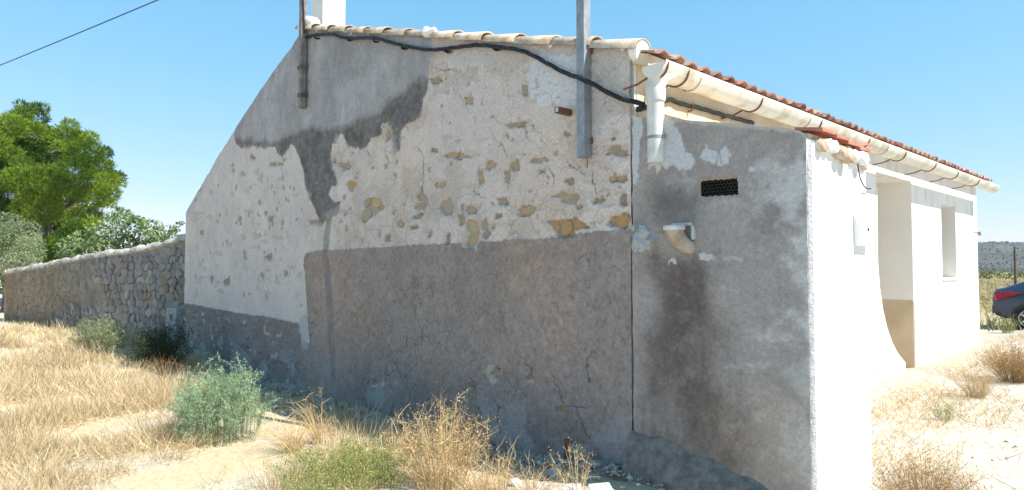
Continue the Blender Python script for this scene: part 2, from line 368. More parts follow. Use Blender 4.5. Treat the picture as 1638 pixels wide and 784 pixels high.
WHITE = np.array([.635, .555, .51])
def worley(x, y, s):
    ix = np.floor(x).astype(np.int64); iy = np.floor(y).astype(np.int64); f1 = np.full(x.shape, 9.0); f2 = f1.copy()
    for a in (-1, 0, 1):
        for b in (-1, 0, 1):
            cx = ix + a; cy = iy + b; d = np.hypot(cx + _h(cx, cy, s) - x, cy + _h(cx, cy, s + 77) - y)
            f2 = np.where(d < f1, f1, np.minimum(f2, d)); f1 = np.minimum(f1, d)
    return f1, f2 - f1
def build_gable():
    xs = depth_columns(XL, 0.0, .0017); ny = 400
    v = np.linspace(0, 1, ny)[:, None]; top = (roof_z(xs) + .02 * (fbm(xs * 6, xs * 0, 2, 3) - .5))[None, :]
    X = np.repeat(xs[None, :], ny, 0); Z = -.45 + v * (top + .45)
    P = Paint(X, Z, WHITE, 0)
    # hand-trowelled tone of the old lime plaster
    t = fbm(X * 1.3, Z * 1.3, 101, 5); P.C *= (.90 + .20 * t)[..., None]
    t2 = fbm(X * 9, Z * 4, 105, 4); P.C *= (.95 + .10 * t2)[..., None]
    warm = sst(.45, .7, fbm(X * .9, Z * .9, 111, 4)) * sst(-7, -3, X); P.mul(warm, (1.0, .965, .915))
    P.mul(sst(-6, -4, X), (1.0, .968, .955))
    P.D += .012 * (fbm(X * 1.1, Z * 1.1, 121, 4) - .5) + .006 * (fbm(X * 7, Z * 7, 125, 4) - .5)
    # outlines of the stones telegraphing through the thin old coat, and dirt in its pores
    wx = X + .10 * P.w1[0] + .04 * P.w2[0]; wz = Z + .10 * P.w1[1] + .04 * P.w2[1]
    f1, ed_ = worley(wx * 3.1, wz * 4.2, 71); rs = sst(-6.6, -4.6, X)
    jm = sst(.10, .02, ed_) * sst(.44, .60, fbm(X * 1.5, Z * 1.5, 113, 3)) * rs; P.mul(jm * .55, (.70, .69, .67)); P.D += jm * .006
    f1b, ed2 = worley(wx * 5.5, wz * 7.0, 73); jm2 = sst(.06, .01, ed2) * sst(.50, .62, fbm(X * 2.3, Z * 2.3, 117, 3)); P.mul(jm2 * .5, (.68, .68, .68))
    under_ = sst(.56, .64, fbm(X * 3.4 + .3 * P.w2[0], Z * 3.0, 119, 5)); P.mul(under_ * (.35 + .65 * rs), (.88, .865, .84)); P.D += under_ * .004
    thin = sst(.58, .66, fbm(X * 5 + 40, Z * 6, 123, 4)); P.mul(thin * .8, (1.07, 1.07, 1.08))
    por = sst(.62, .74, fbm(X * 30, Z * 22, 127, 3)); P.mul(por * .5, (.84, .83, .82))
    # fresh smooth filler by the post and bare grey render at the right end
    fres = P.mask(GP([(850, 92), (890, 85), (922, 92), (926, 170), (905, 172), (880, 166), (862, 172), (848, 165), (845, 130)]), .02, .08, .03)
    P.put(fres, (.62, .62, .63), op=.8)
    bare = P.mask(GP([(688, 70), (1000, 62), (1008, 90), (1004, 170), (985, 185), (955, 200), (945, 235), (925, 190), (925, 90), (860, 88), (830, 88), (800, 95), (770, 105), (750, 95), (735, 112), (720, 96), (700, 92)]), .012, .06, .04)
    P.put(bare, (.50, .475, .45), op=.55)
    scar = P.mask(GP([(868, 180), (915, 168), (925, 215), (900, 220), (880, 200)]), .03, .05, .03); P.put(scar, (.60, .55, .46), op=.6)
    # blue-grey cement render of the upper left
    up = GP([(478, 40), (560, 30), (692, 60), (689, 95), (688, 115), (684, 140), (677, 160), (673, 188), (664, 192), (652, 198), (644, 208), (640, 240), (633, 246), (627, 226), (624, 206), (618, 200), (610, 212), (605, 218), (596, 220), (588, 232), (578, 240), (566, 236), (556, 232), (551, 218), (546, 212), (540, 228), (532, 232), (529, 250), (532, 262), (536, 278), (541, 292), (530, 300), (526, 312), (536, 324), (545, 322), (541, 340), (531, 350), (524, 356), (519, 352), (513, 362), (510, 348), (503, 330), (495, 312), (489, 300), (486, 275), (480, 252), (474, 236), (467, 230), (460, 240), (452, 252), (446, 248), (441, 236), (432, 232), (424, 240), (416, 236), (407, 233), (397, 238), (384, 236), (377, 228), (375, 214), (380, 195), (420, 130)])
    mu = P.mask(up, .006, .05, .045)
    tone = fbm(X * 1.8, Z * 1.2, 131, 5)
    P.put(mu, np.array([.335, .308, .298]), depth=-.010)
    P.mul(mu, (1, 1, 1)); P.C *= (1 + mu * (tone - .5) * .5)[..., None]
    P.mul(mu * sst(.5, .68, fbm(X * 2.2, Z * 1.4, 135, 4)), (1.10, 1.15, 1.20)); P.C *= (1 + mu * ((fbm(X * 9, Z * 6, 133, 4) - .5) * .35 + (fbm(X * 26, Z * 18, 137, 3) - .5) * .2))[..., None]
    sk = mu * sst(.55, .7, fbm(X * 7, Z * .9, 139, 3)); P.mul(sk * .5, (.86, .86, .88))
    P.mul(mu * sst(RIDGE_X + .4, RIDGE_X - .8, X + .8 * P.w1[0]), (1.14, 1.13, 1.14)); P.mul(mu * sst(.45, .6, fbm(X * .9, Z * .9, 136, 3)) * sst(RIDGE_X, RIDGE_X + 1, X), (1.13, 1.13, 1.13))
    dk = GP([(692, 118), (684, 142), (673, 190), (644, 208), (640, 246), (624, 206), (605, 218), (578, 240), (556, 232), (540, 215), (529, 250), (541, 292), (545, 322), (513, 362), (495, 312), (486, 275), (472, 232), (450, 252), (430, 233), (380, 236), (374, 220), (400, 226), (440, 228), (472, 215), (500, 204), (540, 206), (566, 200), (590, 186), (610, 176), (622, 158), (650, 146), (670, 130)])
    md = np.clip(P.mask(dk, .09, .14, .05) * 1.15, 0, 1) * mu
    P.put(md, np.array([.155, .138, .130]), op=.92)
    P.C *= (1 + md * ((fbm(X * 6, Z * 6, 138, 4) - .5) * .9 + (fbm(X * 24, Z * 24, 140, 3) - .5) * .6))[..., None]; P.mul(md * sst(.58, .7, fbm(X * 13, Z * 11, 142, 3)), (1.3, 1.22, 1.1))
    P.put(P.mask(blob(618, 208, 16, 34, 5), .01, .05, .05), (.50, .46, .37), op=.8)
    # darker, slightly bluer band just below the left verge
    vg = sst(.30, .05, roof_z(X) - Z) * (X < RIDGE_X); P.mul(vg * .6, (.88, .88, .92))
    # the cement dado, troweled over the plaster
    dd = GP([(280, 484), (310, 487), (345, 494), (400, 503), (440, 509), (479, 517), (484, 545), (495, 548), (493, 520), (491, 480), (488, 440), (486, 412), (490, 405), (505, 401), (600, 396), (700, 390), (780, 386), (858, 383), (900, 377), (950, 371), (985, 368), (1018, 366), (1090, 366), (1090, 990), (280, 700)])
    mdd = P.mask(dd, .006, .03, .04)
    t = fbm(X * 1.6, Z * 1.6, 141, 5); f = fbm(X * 14, Z * 14, 145, 4)
    right = sst(-6.2, -5.6, X)
    P.put(mdd, np.array([.315, .257, .230]), depth=-.009)
    P.C *= (1 + mdd * ((t - .5) * .42 + (f - .5) * .28))[..., None]
    pits = sst(.56, .74, fbm(X * 42, Z * 34, 147, 3)); P.mul(mdd * pits * .55, (.66, .65, .64)); P.D += mdd * pits * .003
    grn = fbm(X * 22, Z * 20, 148, 3); P.C *= (1 + mdd * (grn - .5) * .32)[..., None]
    cz1, cze = worley(wx * 3.6, wz * 3.6, 75); cm = sst(.055, .012, cze) * sst(.46, .58, fbm(X * 1.2, Z * 1.2, 149, 3)) * mdd * sst(1.9, 1.0, Z); P.mul(cm * .7, (.52, .50, .48)); P.D += cm * .005
    P.mul(mdd * sst(.48, .66, fbm(X * .8, Z * 1.0, 151, 3)) * right, (1.13, 1.05, .98))
    P.mul(mdd * sst(1.0, .2, Z) * right * .6, (.86, .88, .92))  # bluish darkening towards the ground: shade at the foot painted in
    P.mul(mdd * (1 - right), (.84, .84, .86))
    lump = mdd * (1 - right) * sst(.55, .75, fbm(X * 4, Z * 6, 153, 4)); P.D -= lump * .03
    P.put(sst(.73, .78, fbm(X * 7, Z * 9, 155, 3)) * mdd * (1 - right), (.5, .48, .45), op=.7)
    # wet-looking streak running down from the grey render
    st = P.mask(GP([(521, 352), (531, 350), (528, 372), (525, 398), (529, 430), (533, 480), (536, 540), (538, 600), (530, 605), (527, 540), (523, 480), (518, 430), (517, 400), (516, 380), (520, 365)]), .03, .05, .04)
    P.put(st * (.35 + .65 * sst(.3, .6, fbm(X * 6, Z * 3, 165, 3))), (.17, .165, .17), op=.6)
    sl_ = P.mask(GP([(478, 512), (491, 500), (494, 560), (484, 560)]), .02, .05, .04); P.put(sl_, (.42, .43, .46), op=.6)
    # damp, salt-white foot of the wall
    P.put(sst(.55, .1, Z) * sst(.52, .7, fbm(X * 3, Z * 4, 161, 4)), (.40, .40, .41), op=.5)
    # cracks
    cr = [[(669, 234), (676, 246), (677, 268), (677, 286), (675, 300)], [(615, 236), (618, 250), (622, 260)], [(636, 583), (640, 596), (644, 606), (646, 620), (642, 632)],
          [(617, 600), (622, 615), (632, 626), (640, 640)], [(700, 640), (703, 620), (700, 600)], [(840, 568), (843, 580), (851, 588), (853, 600)], [(882, 596), (888, 606), (895, 622), (899, 638), (905, 648), (924, 652), (943, 652)],
          [(925, 662), (936, 690), (945, 705)], [(940, 575), (941, 592), (944, 610)], [(940, 575), (948, 562), (960, 556)], [(755, 606), (762, 622), (764, 640), (768, 660)], [(800, 590), (815, 612), (826, 625)],
          [(790, 640), (800, 655), (796, 672), (802, 690)], [(565, 545), (575, 556), (585, 562)], [(888, 300), (884, 280), (876, 270)], [(905, 255), (915, 270), (935, 280)], [(730, 140), (738, 158), (752, 182)],
          [(1008, 95), (1005, 140), (1007, 190), (1004, 210)], [(690, 106), (712, 112), (730, 110)], [(720, 62), (721, 75)], [(712, 110), (714, 135)], [(766, 268), (760, 292), (757, 304), (766, 312), (780, 318)], [(948, 270), (950, 290), (952, 310)],
          [(810, 340), (816, 356), (819, 372)], [(676, 312), (678, 330), (678, 345)], [(560, 240), (566, 262), (572, 280)], [(580, 345), (586, 360), (596, 378), (602, 384)], [(395, 250), (396, 268), (394, 290)], [(368, 262), (372, 280), (370, 300)], [(850, 200), (864, 214), (870, 232)], [(790, 222), (802, 232), (812, 250)]]
    n159 = .45 + .55 * sst(.35, .6, fbm(X * 8, Z * 8, 159, 2)); n163 = sst(.4, .55, fbm(X * 6, Z * 6, 163, 3))
    for q in cr:
        m = P.mask(GP(q), .004, .05, .05, line=.009); P.put(m * n159, (.10, .09, .085), op=.75, add=.006)
    for k in range(16):           # fine crazing in the dado's right half
        x0 = random.uniform(600, 1010); y0 = random.uniform(500, 730); q = [(x0, y0)]; a = random.uniform(0, 6.28)
        for j in range(4):
            a += random.uniform(-.9, .9); q.append((q[-1][0] + 9 * math.cos(a), q[-1][1] + 11 * math.sin(a)))
        m = P.mask(GP(q), .004, .05, .05, line=.007); P.put(m, (.11, .10, .095), op=.45, add=.003)
    # holes where the plaster has dropped off the stone: (px, py, w, h, kind)
    H = [(838, 145, 12, 20, 2), (749, 160, 15, 15, 0), (829, 199, 34, 10, 1), (730, 250, 40, 12, 0), (768, 285, 9, 26, 0), (784, 264, 18, 14, 1), (810, 283, 9, 24, 1), (824, 267, 13, 22, 2), (860, 257, 28, 12, 0), (983, 242, 36, 16, 0),
         (985, 286, 36, 11, 0), (910, 290, 15, 11, 1), (907, 314, 48, 18, 0), (959, 322, 21, 10, 2), (997, 320, 11, 20, 1), (992, 354, 32, 22, 3), (903, 364, 62, 26, 3), (841, 337, 32, 17, 0), (803, 321, 19, 14, 1), (795, 346, 12, 9, 1),
         (716, 330, 20, 26, 1), (751, 335, 20, 16, 1), (757, 372, 26, 40, 0), (774, 358, 18, 18, 1), (738, 352, 10, 22, 1), (675, 314, 17, 30, 3), (671, 332, 14, 14, 1), (668, 347, 20, 9, 1), (704, 296, 22, 12, 0), (716, 381, 10, 20, 2), (688, 375, 9, 10, 1), (788, 362, 6, 9, 2),
         (777, 376, 12, 16, 1), (925, 330, 11, 8, 1), (981, 221, 9, 9, 2), (906, 214, 13, 7, 0), (591, 332, 36, 46, 0), (562, 296, 14, 15, 3), (639, 358, 14, 15, 0), (661, 365, 14, 8, 2), (619, 380, 8, 16, 2), (552, 265, 22, 12, 1), (695, 128, 22, 12, 1), (620, 218, 10, 20, 1), (693, 240, 14, 9, 1), (865, 275, 12, 7, 2),
         (432, 352, 9, 12, 2), (501, 357, 18, 7, 1), (429, 411, 12, 12, 2), (362, 452, 11, 12, 2), (391, 408, 7, 14, 1), (384, 353, 6, 12, 2), (388, 278, 9, 6, 2), (442, 262, 18, 7, 2), (419, 441, 5, 8, 2), (457, 437, 6, 10, 2), (425, 475, 5, 9, 2), (338, 448, 5, 14, 2), (323, 372, 6, 8, 2), (404, 252, 8, 10, 2), (497, 312, 6, 9, 2), (534, 258, 7, 9, 2), (553, 365, 4, 14, 2), (607, 372, 4, 14, 2), (640, 410, 0, 0, 1)]
    rnd = random.Random(5)
    for k in range(70):           # small chips
        H.append((rnd.uniform(310, 1000), rnd.uniform(225, 365), rnd.uniform(3, 7), rnd.uniform(4, 9), 4))
    for k in range(40): H.append((rnd.uniform(310, 485), rnd.uniform(270, 490), rnd.uniform(2, 4), rnd.uniform(5, 11), 4))
    for k in range(24): H.append((rnd.uniform(700, 1000), rnd.uniform(105, 225), rnd.uniform(3, 8), rnd.uniform(3, 9), 4))
    H += [(600, 612, 10, 8, 2), (592, 615, 12, 10, 4), (760, 640, 10, 6, 4), (896, 655, 16, 9, 3), (793, 598, 14, 15, 1), (849, 603, 12, 8, 1), (620, 606, 10, 16, 1)]
    rf = random.Random(77)
    for k in range(230):          # shallow scales of limewash lost along the stone joints, only the skim is gone
        fx, fy = rf.uniform(520, 1003), rf.uniform(110, 380)
        if rf.random() < .25: fx, fy = rf.uniform(310, 480), rf.uniform(260, 480)
        wv = rf.uniform(5, 22); hv = rf.uniform(4, 14)
        if rf.random() < .4: wv, hv = hv * .5, wv * 1.1
        bl_ = blob(fx, fy, wv, hv, 1200 + k, n=11, rough=.7); Q = P.sub(bl_); m = Q.mask(bl_, .003, .06, .05) * (1 - mdd[:, Q.sl]) * (1 - mu[:, Q.sl]); Q.put(m, WHITE * np.array(rf.choice([(.84, .80, .73), (.78, .76, .73), (.90, .87, .82), (.88, .80, .68)])), op=.85, add=rf.uniform(.004, .009))
    under = np.array([.46, .365, .28])
    for i, (px, py, wp, hp, kd) in enumerate(H):
        if wp == 0: continue
        bl_ = blob(px, py, wp * 1.5 + 3, hp * 1.5 + 3, 700 + i, rough=.6); Q = P.sub(bl_); ch_ = Q.mask(bl_, .004, .06, .07)
        if kd != 4: Q.put(ch_ * n163[:, Q.sl], WHITE * np.array([.84, .82, .79]), op=.75, add=.004)
        m = Q.mask(blob(px, py, wp * 1.12, hp * 1.12, 300 + i, n=10, rough=.6), .003, .035, .032)
        if kd == 4: Q.put(m, (.33, .30, .265), depth=.012, op=.85)
        else: Q.put(m, under * rnd.uniform(.75, 1.05), depth=rnd.uniform(.026, .042) if kd != 2 else .026)
    Y = P.D
    o = mesh_np('gable_wall', np.stack([X, Y, Z], -1).reshape(-1, 3), grid_faces(*X.shape), M_wall, house, P.C.reshape(-1, 3).clip(0.01, .9), smooth=True)
    # the stones that show in those holes, each a part of its own
    proto = []
    for k in range(5):
        r = random.Random(900 + k); n = 9; ring = [(math.cos(6.283 * i / n) * r.uniform(.85, 1.08), math.sin(6.283 * i / n) * r.uniform(.85, 1.08)) for i in range(n)]
        vs = [(a * 1.0, .6, b * 1.0) for a, b in ring] + [(a * .92, .12 + r.uniform(-.1, .1), b * .92) for a, b in ring] + [(a * .5, r.uniform(-.08, .12), b * .5) for a, b in ring] + [(0, r.uniform(-.1, .1), 0)]
        fs = []
        for q in range(2):
            for i in range(n): fs.append((q * n + i, q * n + (i + 1) % n, (q + 1) * n + (i + 1) % n, (q + 1) * n + i))
        for i in range(n): fs.append((2 * n + i, 2 * n + (i + 1) % n, 3 * n))
        for ci, c in enumerate([(.53, .39, .25), (.47, .375, .275), (.36, .305, .255), (.58, .36, .165)]):
            me = bpy.data.meshes.new('stone'); me.from_pydata(vs, [], fs); me.update(); vcol_fill(me, np.array(c) * r.uniform(.9, 1.1)); me.materials.append(M_stone); proto.append(me)
    for i, (px, py, wp, hp, kd) in enumerate(H):
        if kd > 3 or wp * hp < 60: continue
        nsp = max(1, int(round(wp / 24))); mz = 2 if hp > 30 else 1; rs_ = random.Random(i)
        for jx in range(nsp):
            for jz in range(mz):
                qx = px - wp / 2 + wp * (jx + .5) / nsp; qy = py - hp / 2 + hp * (jz + .5) / mz; w2 = wp / nsp; h2 = hp / mz
                a = G(qx - w2 / 2, qy); b = G(qx + w2 / 2, qy); c = G(qx, qy); hz = abs(G(qx, qy - h2 / 2)[1] - G(qx, qy + h2 / 2)[1])
                s = bpy.data.objects.new('stone', proto[rs_.randrange(5) * 4 + (kd if rs_.random() < .75 else 1)]); s.location = (c[0], .018, c[1]); s.scale = (abs(b[0] - a[0]) * .54, .085, hz * .56); s.rotation_euler.y = rs_.uniform(-.15, .15); link(s, o)
    return o
gable = build_gable()

# ---- the rest of the shell
def build_shell():
    b = MB()   # back and left walls close the house
    b.box(XL + .01, XL + .4, .06, EAVE_Y1, -.3, TP[0][1] - .06); b.build('side_wall', M_lime, house)
    b = MB(); zl = TP[0][1] - .08
    b.prism([(XL + .42, -.3), (XL + .42, zl), (RIDGE_X, RIDGE_Z - .14), (-.47, VERGE_Z - .1), (-.47, -.3)], 1, EAVE_Y1 - .35, EAVE_Y1); b.build('end_wall', M_lime, house)
    # front wall (plane x = 0) with the porch and the window cut out
    def FY(px, py): p = on(0, 0.0, px, py); return p[1], p[2]
    n0 = FY(1403, 380)[0]; f0 = FY(1458, 320)[0]; zt = FY(1456, 290)[1]
    w0, wz1 = FY(1505, 326); w1 = FY(1528, 330)[0] ; wz0 = FY(1528, 444)[1]
    T = .45; zw = VERGE_Z - .05
    b = MB()
    b.box(-T, 0, .05, n0, -.3, zw); b.box(-T, 0, n0, f0, zt, zw)
    b.box(-T, 0, f0, w0, -.3, zw); b.box(-T, 0, w0, w1, -.3, wz0); b.box(-T, 0, w0, w1, wz1, zw); b.box(-T, 0, w1, EAVE_Y1, -.3, zw)
    fw = b.build('front_wall', M_lime, house)
    # ochre stain above the lean-to, with bounce light and gutter shade in its colour
    MB().box(0.002, .006, .08, 3.2, 2.3, zw - .01).build('stain_bounce_band', M_eave, fw)
    # flared foot of the near porch jamb
    fl = [FY(1403, 300), FY(1404, 420), FY(1407, 460), FY(1412, 495), FY(1419, 525), FY(1427, 548), FY(1436, 565), FY(1448, 580)]
    poly = [(n0 - .02, .0 - .3), (n0 - .02, fl[0][1])] + [(y, z) for y, z in fl] + [(fl[-1][0], -.3)]
    MB().prism(poly, 0, -.30, .004).build('flared_jamb_foot', M_lime, fw)
    # porch recess: side walls, back wall, ceiling, door with a slatted blind
    D = 1.6
    MB().box(-D, -T, f0, f0 + .15, -.3, zt + .1).box(-T, -.01, f0 - .004, f0 + .001, -.3, zt).build('porch_reveal', M_limeflat, fw)
    MB().box(-D, -T, n0 - .15, n0, -.3, zt + .1).build('porch_side', M_limeflat, fw)
    MB().box(-D - .15, -D, n0 - .2, f0 + .2, -.3, zt + .1).build('porch_back', M_limeflat, fw)
    MB().box(-D, 0 - T, n0, f0, zt - .004, zt + .1).build('porch_ceiling', M_limeflat, fw)
    z_d = FY(1468, 480)[1]
    MB().box(-D, -.008, f0 - .012, f0 - .004, -.3, z_d).build('reveal_dado', M_sand, fw)
    d = MB(); d.box(-D, -D + .05, n0 + .45, n0 + 1.3, 0, 2.1); dr = d.build('door', M_wood, house)
    d = MB(); d.tube([(-D + .05, n0 + 1.2, 1.0), (-D + .1, n0 + 1.2, 1.0), (-D + .1, n0 + 1.1, 1.0)], .012); d.build('handle', M_galv, dr)
    bl = MB()
    yb = FY(1401, 330)[0]
    zb0 = FY(1401, 356)[1]; zb1 = FY(1401, 308)[1]
    ww = MB().box(-.12, -.02, n0 - .02, n0 + .03, zb0, zb1).build('blind_box', M_pvc, fw)
    for k in range(11): MB().box(-.13, -.012, n0 + .03, n0 + .055, zb0 + .01 + k * (zb1 - zb0) / 11, zb0 + .01 + (k + .62) * (zb1 - zb0) / 11).build('slat', M_eave, ww)
    # painted dado on the front, a separate skim coat
    zd = FY(1480, 480)[1]
    MB().box(0, .006, 1.1, n0 - .0, -.3, zd - .02).build('dado_skim', M_dadow, fw)
    MB().box(0, .006, f0, EAVE_Y1, -.3, zd).build('dado_skim', M_dadow, fw)
    # window deep in its reveal
    wn = MB().box(-.40, -.34, w0, w1, wz0, wz0 + .06).box(-.40, -.34, w0, w1, wz1 - .06, wz1).box(-.40, -.34, w0, w0 + .06, wz0 + .06, wz1 - .06).box(-.40, -.34, w1 - .06, w1, wz0 + .06, wz1 - .06).box(-.39, -.35, (w0 + w1) / 2 - .03, (w0 + w1) / 2 + .03, wz0 + .06, wz1 - .06).build('window', M_wood, house)
    for a, c in ((w0 + .06, (w0 + w1) / 2 - .03), ((w0 + w1) / 2 + .03, w1 - .06)): MB().box(-.375, -.365, a, c, wz0 + .06, wz1 - .06).build('pane', M_glass, wn)
    MB().box(-.34, .03, w0 - .02, w1 + .02, wz0 - .04, wz0 + .006).build('sill', M_lime, wn)
    MB().box(-.34, -.004, w1 - .004, w1 + .001, wz0, wz1).build('reveal', M_limeflat, wn)
    # lamp arm at the far corner
    p = on(0, .0, 1558, 373)
    a = MB(); a.tube([(0, EAVE_Y1 - .35, p[2] + .02), (.08, EAVE_Y1 - .32, p[2]), (.10, EAVE_Y1 - .30, p[2])], .010); a.tube([(.10, EAVE_Y1 - .30, p[2] + .02), (.10, EAVE_Y1 - .30, p[2] - .05)], [.02, .035]); a.build('wall_lamp', M_wood, house)
    return fw
fw = build_shell()

def build_roof():
    ov = .16; sl = (RIDGE_Z - VERGE_Z) / (0 - RIDGE_X); ze = VERGE_Z - ov * sl
    th = .09; y0, y1 = .02, EAVE_Y1 + .25
    b = MB()
    b.prism([(RIDGE_X, RIDGE_Z - .05), (ov, ze - .05), (ov, ze - .05 - th), (RIDGE_X, RIDGE_Z - .05 - th)], 1, y0, y1)
    zl = TP[0][1]
    b.prism([(XL - .1, zl - .06), (RIDGE_X - .001, RIDGE_Z - .05), (RIDGE_X - .001, RIDGE_Z - .05 - th), (XL - .1, zl - .06 - th)], 1, y0 + .02, y1)
    roof = b.build('roof', M_eave, house)
    # red tiles: five rows at the eave are single tiles, the rest one sheet
    tw, tl = .215, .40; ang = math.atan(sl); n = int((y1 - y0) / tw)
    prof = [(0, 0), (.05, .0), (.085, .012), (.115, .034), (.15, .040), (.185, .030), (.212, .008)]
    vs = []; fs = []
    for s_, lift in ((0, 0.012), (tl + .05, 0.0)):
        for q in prof: vs.append((-s_ , q[0], q[1] + lift))
        for q in prof: vs.append((-s_, q[0], q[1] - .016 + lift))
    k = len(prof)
    for i in range(k - 1):
        fs.append((i, i + 1, 2 * k + i + 1, 2 * k + i)); fs.append((k + i, 3 * k + i, 3 * k + i + 1, k + i + 1)); fs.append((i, k + i, k + i + 1, i + 1))
    fs += [(0, 2 * k, 3 * k, k), (k - 1, 2 * k - 1, 4 * k - 1, 3 * k - 1)]
    me = bpy.data.meshes.new('tile'); me.from_pydata(vs, [], fs); me.update(); me.materials.append(M_rtile)
    rows = 5; xe = ov + .06
    for r in range(rows):
        for i in range(n):
            x = xe - r * tl * math.cos(ang); z = ze - .05 + .012 + (ov - x) * sl + .006
            t = bpy.data.objects.new('tile', me); t.location = (x + random.uniform(-.012, .012), y0 + i * tw + random.uniform(-.004, .004), z + random.uniform(-.003, .004)); t.rotation_euler = (random.uniform(-.015, .015), -(-ang) , random.uniform(-.02, .02))
            link(t, roof)
    b = MB(); 
    nseg = int((abs(RIDGE_X) - rows * tl * math.cos(ang)) / (tl * math.cos(ang))) + 1
    for r in range(rows, rows + nseg):
        xa = xe - r * tl * math.cos(ang); xb = max(xa - tl * math.cos(ang), RIDGE_X); za = ze - .032 + (ov - xa) * sl + .01; zb = ze - .032 + (ov - xb) * sl
        vs = []; fs = []
        for i in range(n):
            for q in prof[:-1]: vs += [(xa, y0 + i * tw + q[0], za + q[1]), (xb, y0 + i * tw + q[0], zb + q[1])]
        for j in range(len(vs) // 2 - 1): fs.append((2 * j, 2 * j + 2, 2 * j + 3, 2 * j + 1))
        b.add(vs, fs)
    o = b.build('upper_tiles', M_rtile, roof); tag(o, kind='stuff')
    b = MB(); vs = []; fs = []       # rear slope sheet
    for i in range(int((y1 - y0) / .11)):
        h = .03 * (i % 2); vs += [(XL - .1, y0 + i * .11, zl - .04 + h), (RIDGE_X, y0 + i * .11, RIDGE_Z - .03 + h)]
    for j in range(len(vs) // 2 - 1): fs.append((2 * j, 2 * j + 1, 2 * j + 3, 2 * j + 2))
    b.add(vs, fs); tag(b.build('rear_tiles', M_ptile, roof), kind='stuff')
    # verge of barrel tiles bedded in mortar along the right slope, one by one
    pr = [(math.cos(a), math.sin(a)) for a in np.linspace(math.pi * 1.04, -.04 * math.pi, 9)]
    L = .56
    vs = []; fs = []; m = len(pr)
    for s_, r_, h in ((-.03, .115, .012), (L * .5, .10, .004), (L, .088, -.004)):
        for c, s2 in pr: vs.append((-s_, c * r_, s2 * r_ * .8 + h))
    for s_, r_, h in ((-.03, .100, .010), (L, .074, -.004)):
        for c, s2 in pr: vs.append((-s_, c * r_, s2 * r_ * .8 + h))
    for q in range(2):
        for i in range(m - 1): fs.append((q * m + i, q * m + i + 1, (q + 1) * m + i + 1, (q + 1) * m + i))
    for i in range(m - 1):
        fs.append((3 * m + i, 4 * m + i, 4 * m + i + 1, 3 * m + i + 1)); fs.append((i, 3 * m + i, 3 * m + i + 1, i + 1)); fs.append((2 * m + i, 2 * m + i + 1, 4 * m + i + 1, 4 * m + i))
    mv = bpy.data.meshes.new('verge_tile'); mv.from_pydata(vs, [], fs); mv.polygons.foreach_set('use_smooth', [True] * len(fs)); mv.update(); mv.materials.append(M_ptile)
    length = math.hypot(RIDGE_X, RIDGE_Z - VERGE_Z); nt_ = int(length / .5) + 1
    for i in range(nt_):
        d_ = i * .5; x = .06 - d_ * math.cos(ang); z = float(np.interp(x, [RIDGE_X, 0, .1], [RIDGE_Z, VERGE_Z, VERGE_Z - .1 * sl])) - .03
        t = bpy.data.objects.new('verge_tile', mv); t.location = (x, .045 + random.uniform(-.012, .012), z + random.uniform(-.006, .006)); t.rotation_euler = (random.uniform(-.05, .05), ang, random.uniform(-.03, .03)); link(t, roof)
    # lime mortar bedding under the verge with drips, rounded end plug
    rm = random.Random(3); x = -.02
    while x > RIDGE_X + .1:
        l = rm.uniform(.05, .22); z = float(roof_z(x - l / 2)) - .03; d_ = rm.uniform(.008, .045)
        if rm.random() < .6:
            MB().add([(x, -.03, z + .01), (x - l, -.03, z + l * sl + .01), (x - l * .8, -.028, z - d_ * .3 + l * sl * .8), (x - l * .45, -.03, z - d_), (x - l * .1, -.028, z - d_ * .4), (x, .05, z + .01), (x - l, .05, z + l * sl + .01)], [(0, 1, 2, 3, 4), (0, 5, 6, 1), (0, 4, 5), (1, 6, 2)]).build('mortar_drip', M_lime, roof)
        x -= l * rm.uniform(1.0, 2.0)
    p = G(690, 50); MB().tube([(p[0] - .13, -.02, p[1] + .04), (p[0] - .05, -.035, p[1] + .0), (p[0], -.04, p[1] - .035), (p[0] + .10, -.02, p[1] - .01)], [.03, .06, .055, .03], 7, smooth=False).build('mortar_drip', M_lime, roof)
    e = MB(); c = (.075, .045, VERGE_Z - .04); e.tube([(c[0] - .06, c[1], c[2]), (c[0] - .02, c[1], c[2]), (c[0] + .015, c[1], c[2] - .01)], [.096, .096, .085], 14); e.build('verge_end_plug', M_lime, roof)
    # ridge cap lumps
    e = MB(); 
    for i in range(22):
        y = .1 + i * .5; e.tube([(RIDGE_X, y, RIDGE_Z - .0), (RIDGE_X, y + .52, RIDGE_Z - .015)], [.12, .10], 10)
    tag(e.build('ridge_tiles', M_ptile, roof), kind='stuff')
    e = MB(); e.tube([(RIDGE_X - .06, -.02, RIDGE_Z - .06), (RIDGE_X + .05, .0, RIDGE_Z + .06), (RIDGE_X + .25, .06, RIDGE_Z + .0)], [.07, .12, .09], 8); e.build('ridge_mortar_lump', M_lime, roof)
    # chimney
    q = on(1, .4, 516, 20); cx1 = q[0]
    ch = MB().box(cx1 - .42, cx1, .40, .80, RIDGE_Z - .45, RIDGE_Z + 1.3).build('chimney', M_chim, roof, .02)
    MB().box(cx1 - .47, cx1 + .05, .35, .85, RIDGE_Z + 1.3, RIDGE_Z + 1.38).build('chimney_cap', M_chim, house, .01)
    return roof, sl, ze
roof, SL, ZE = build_roof()

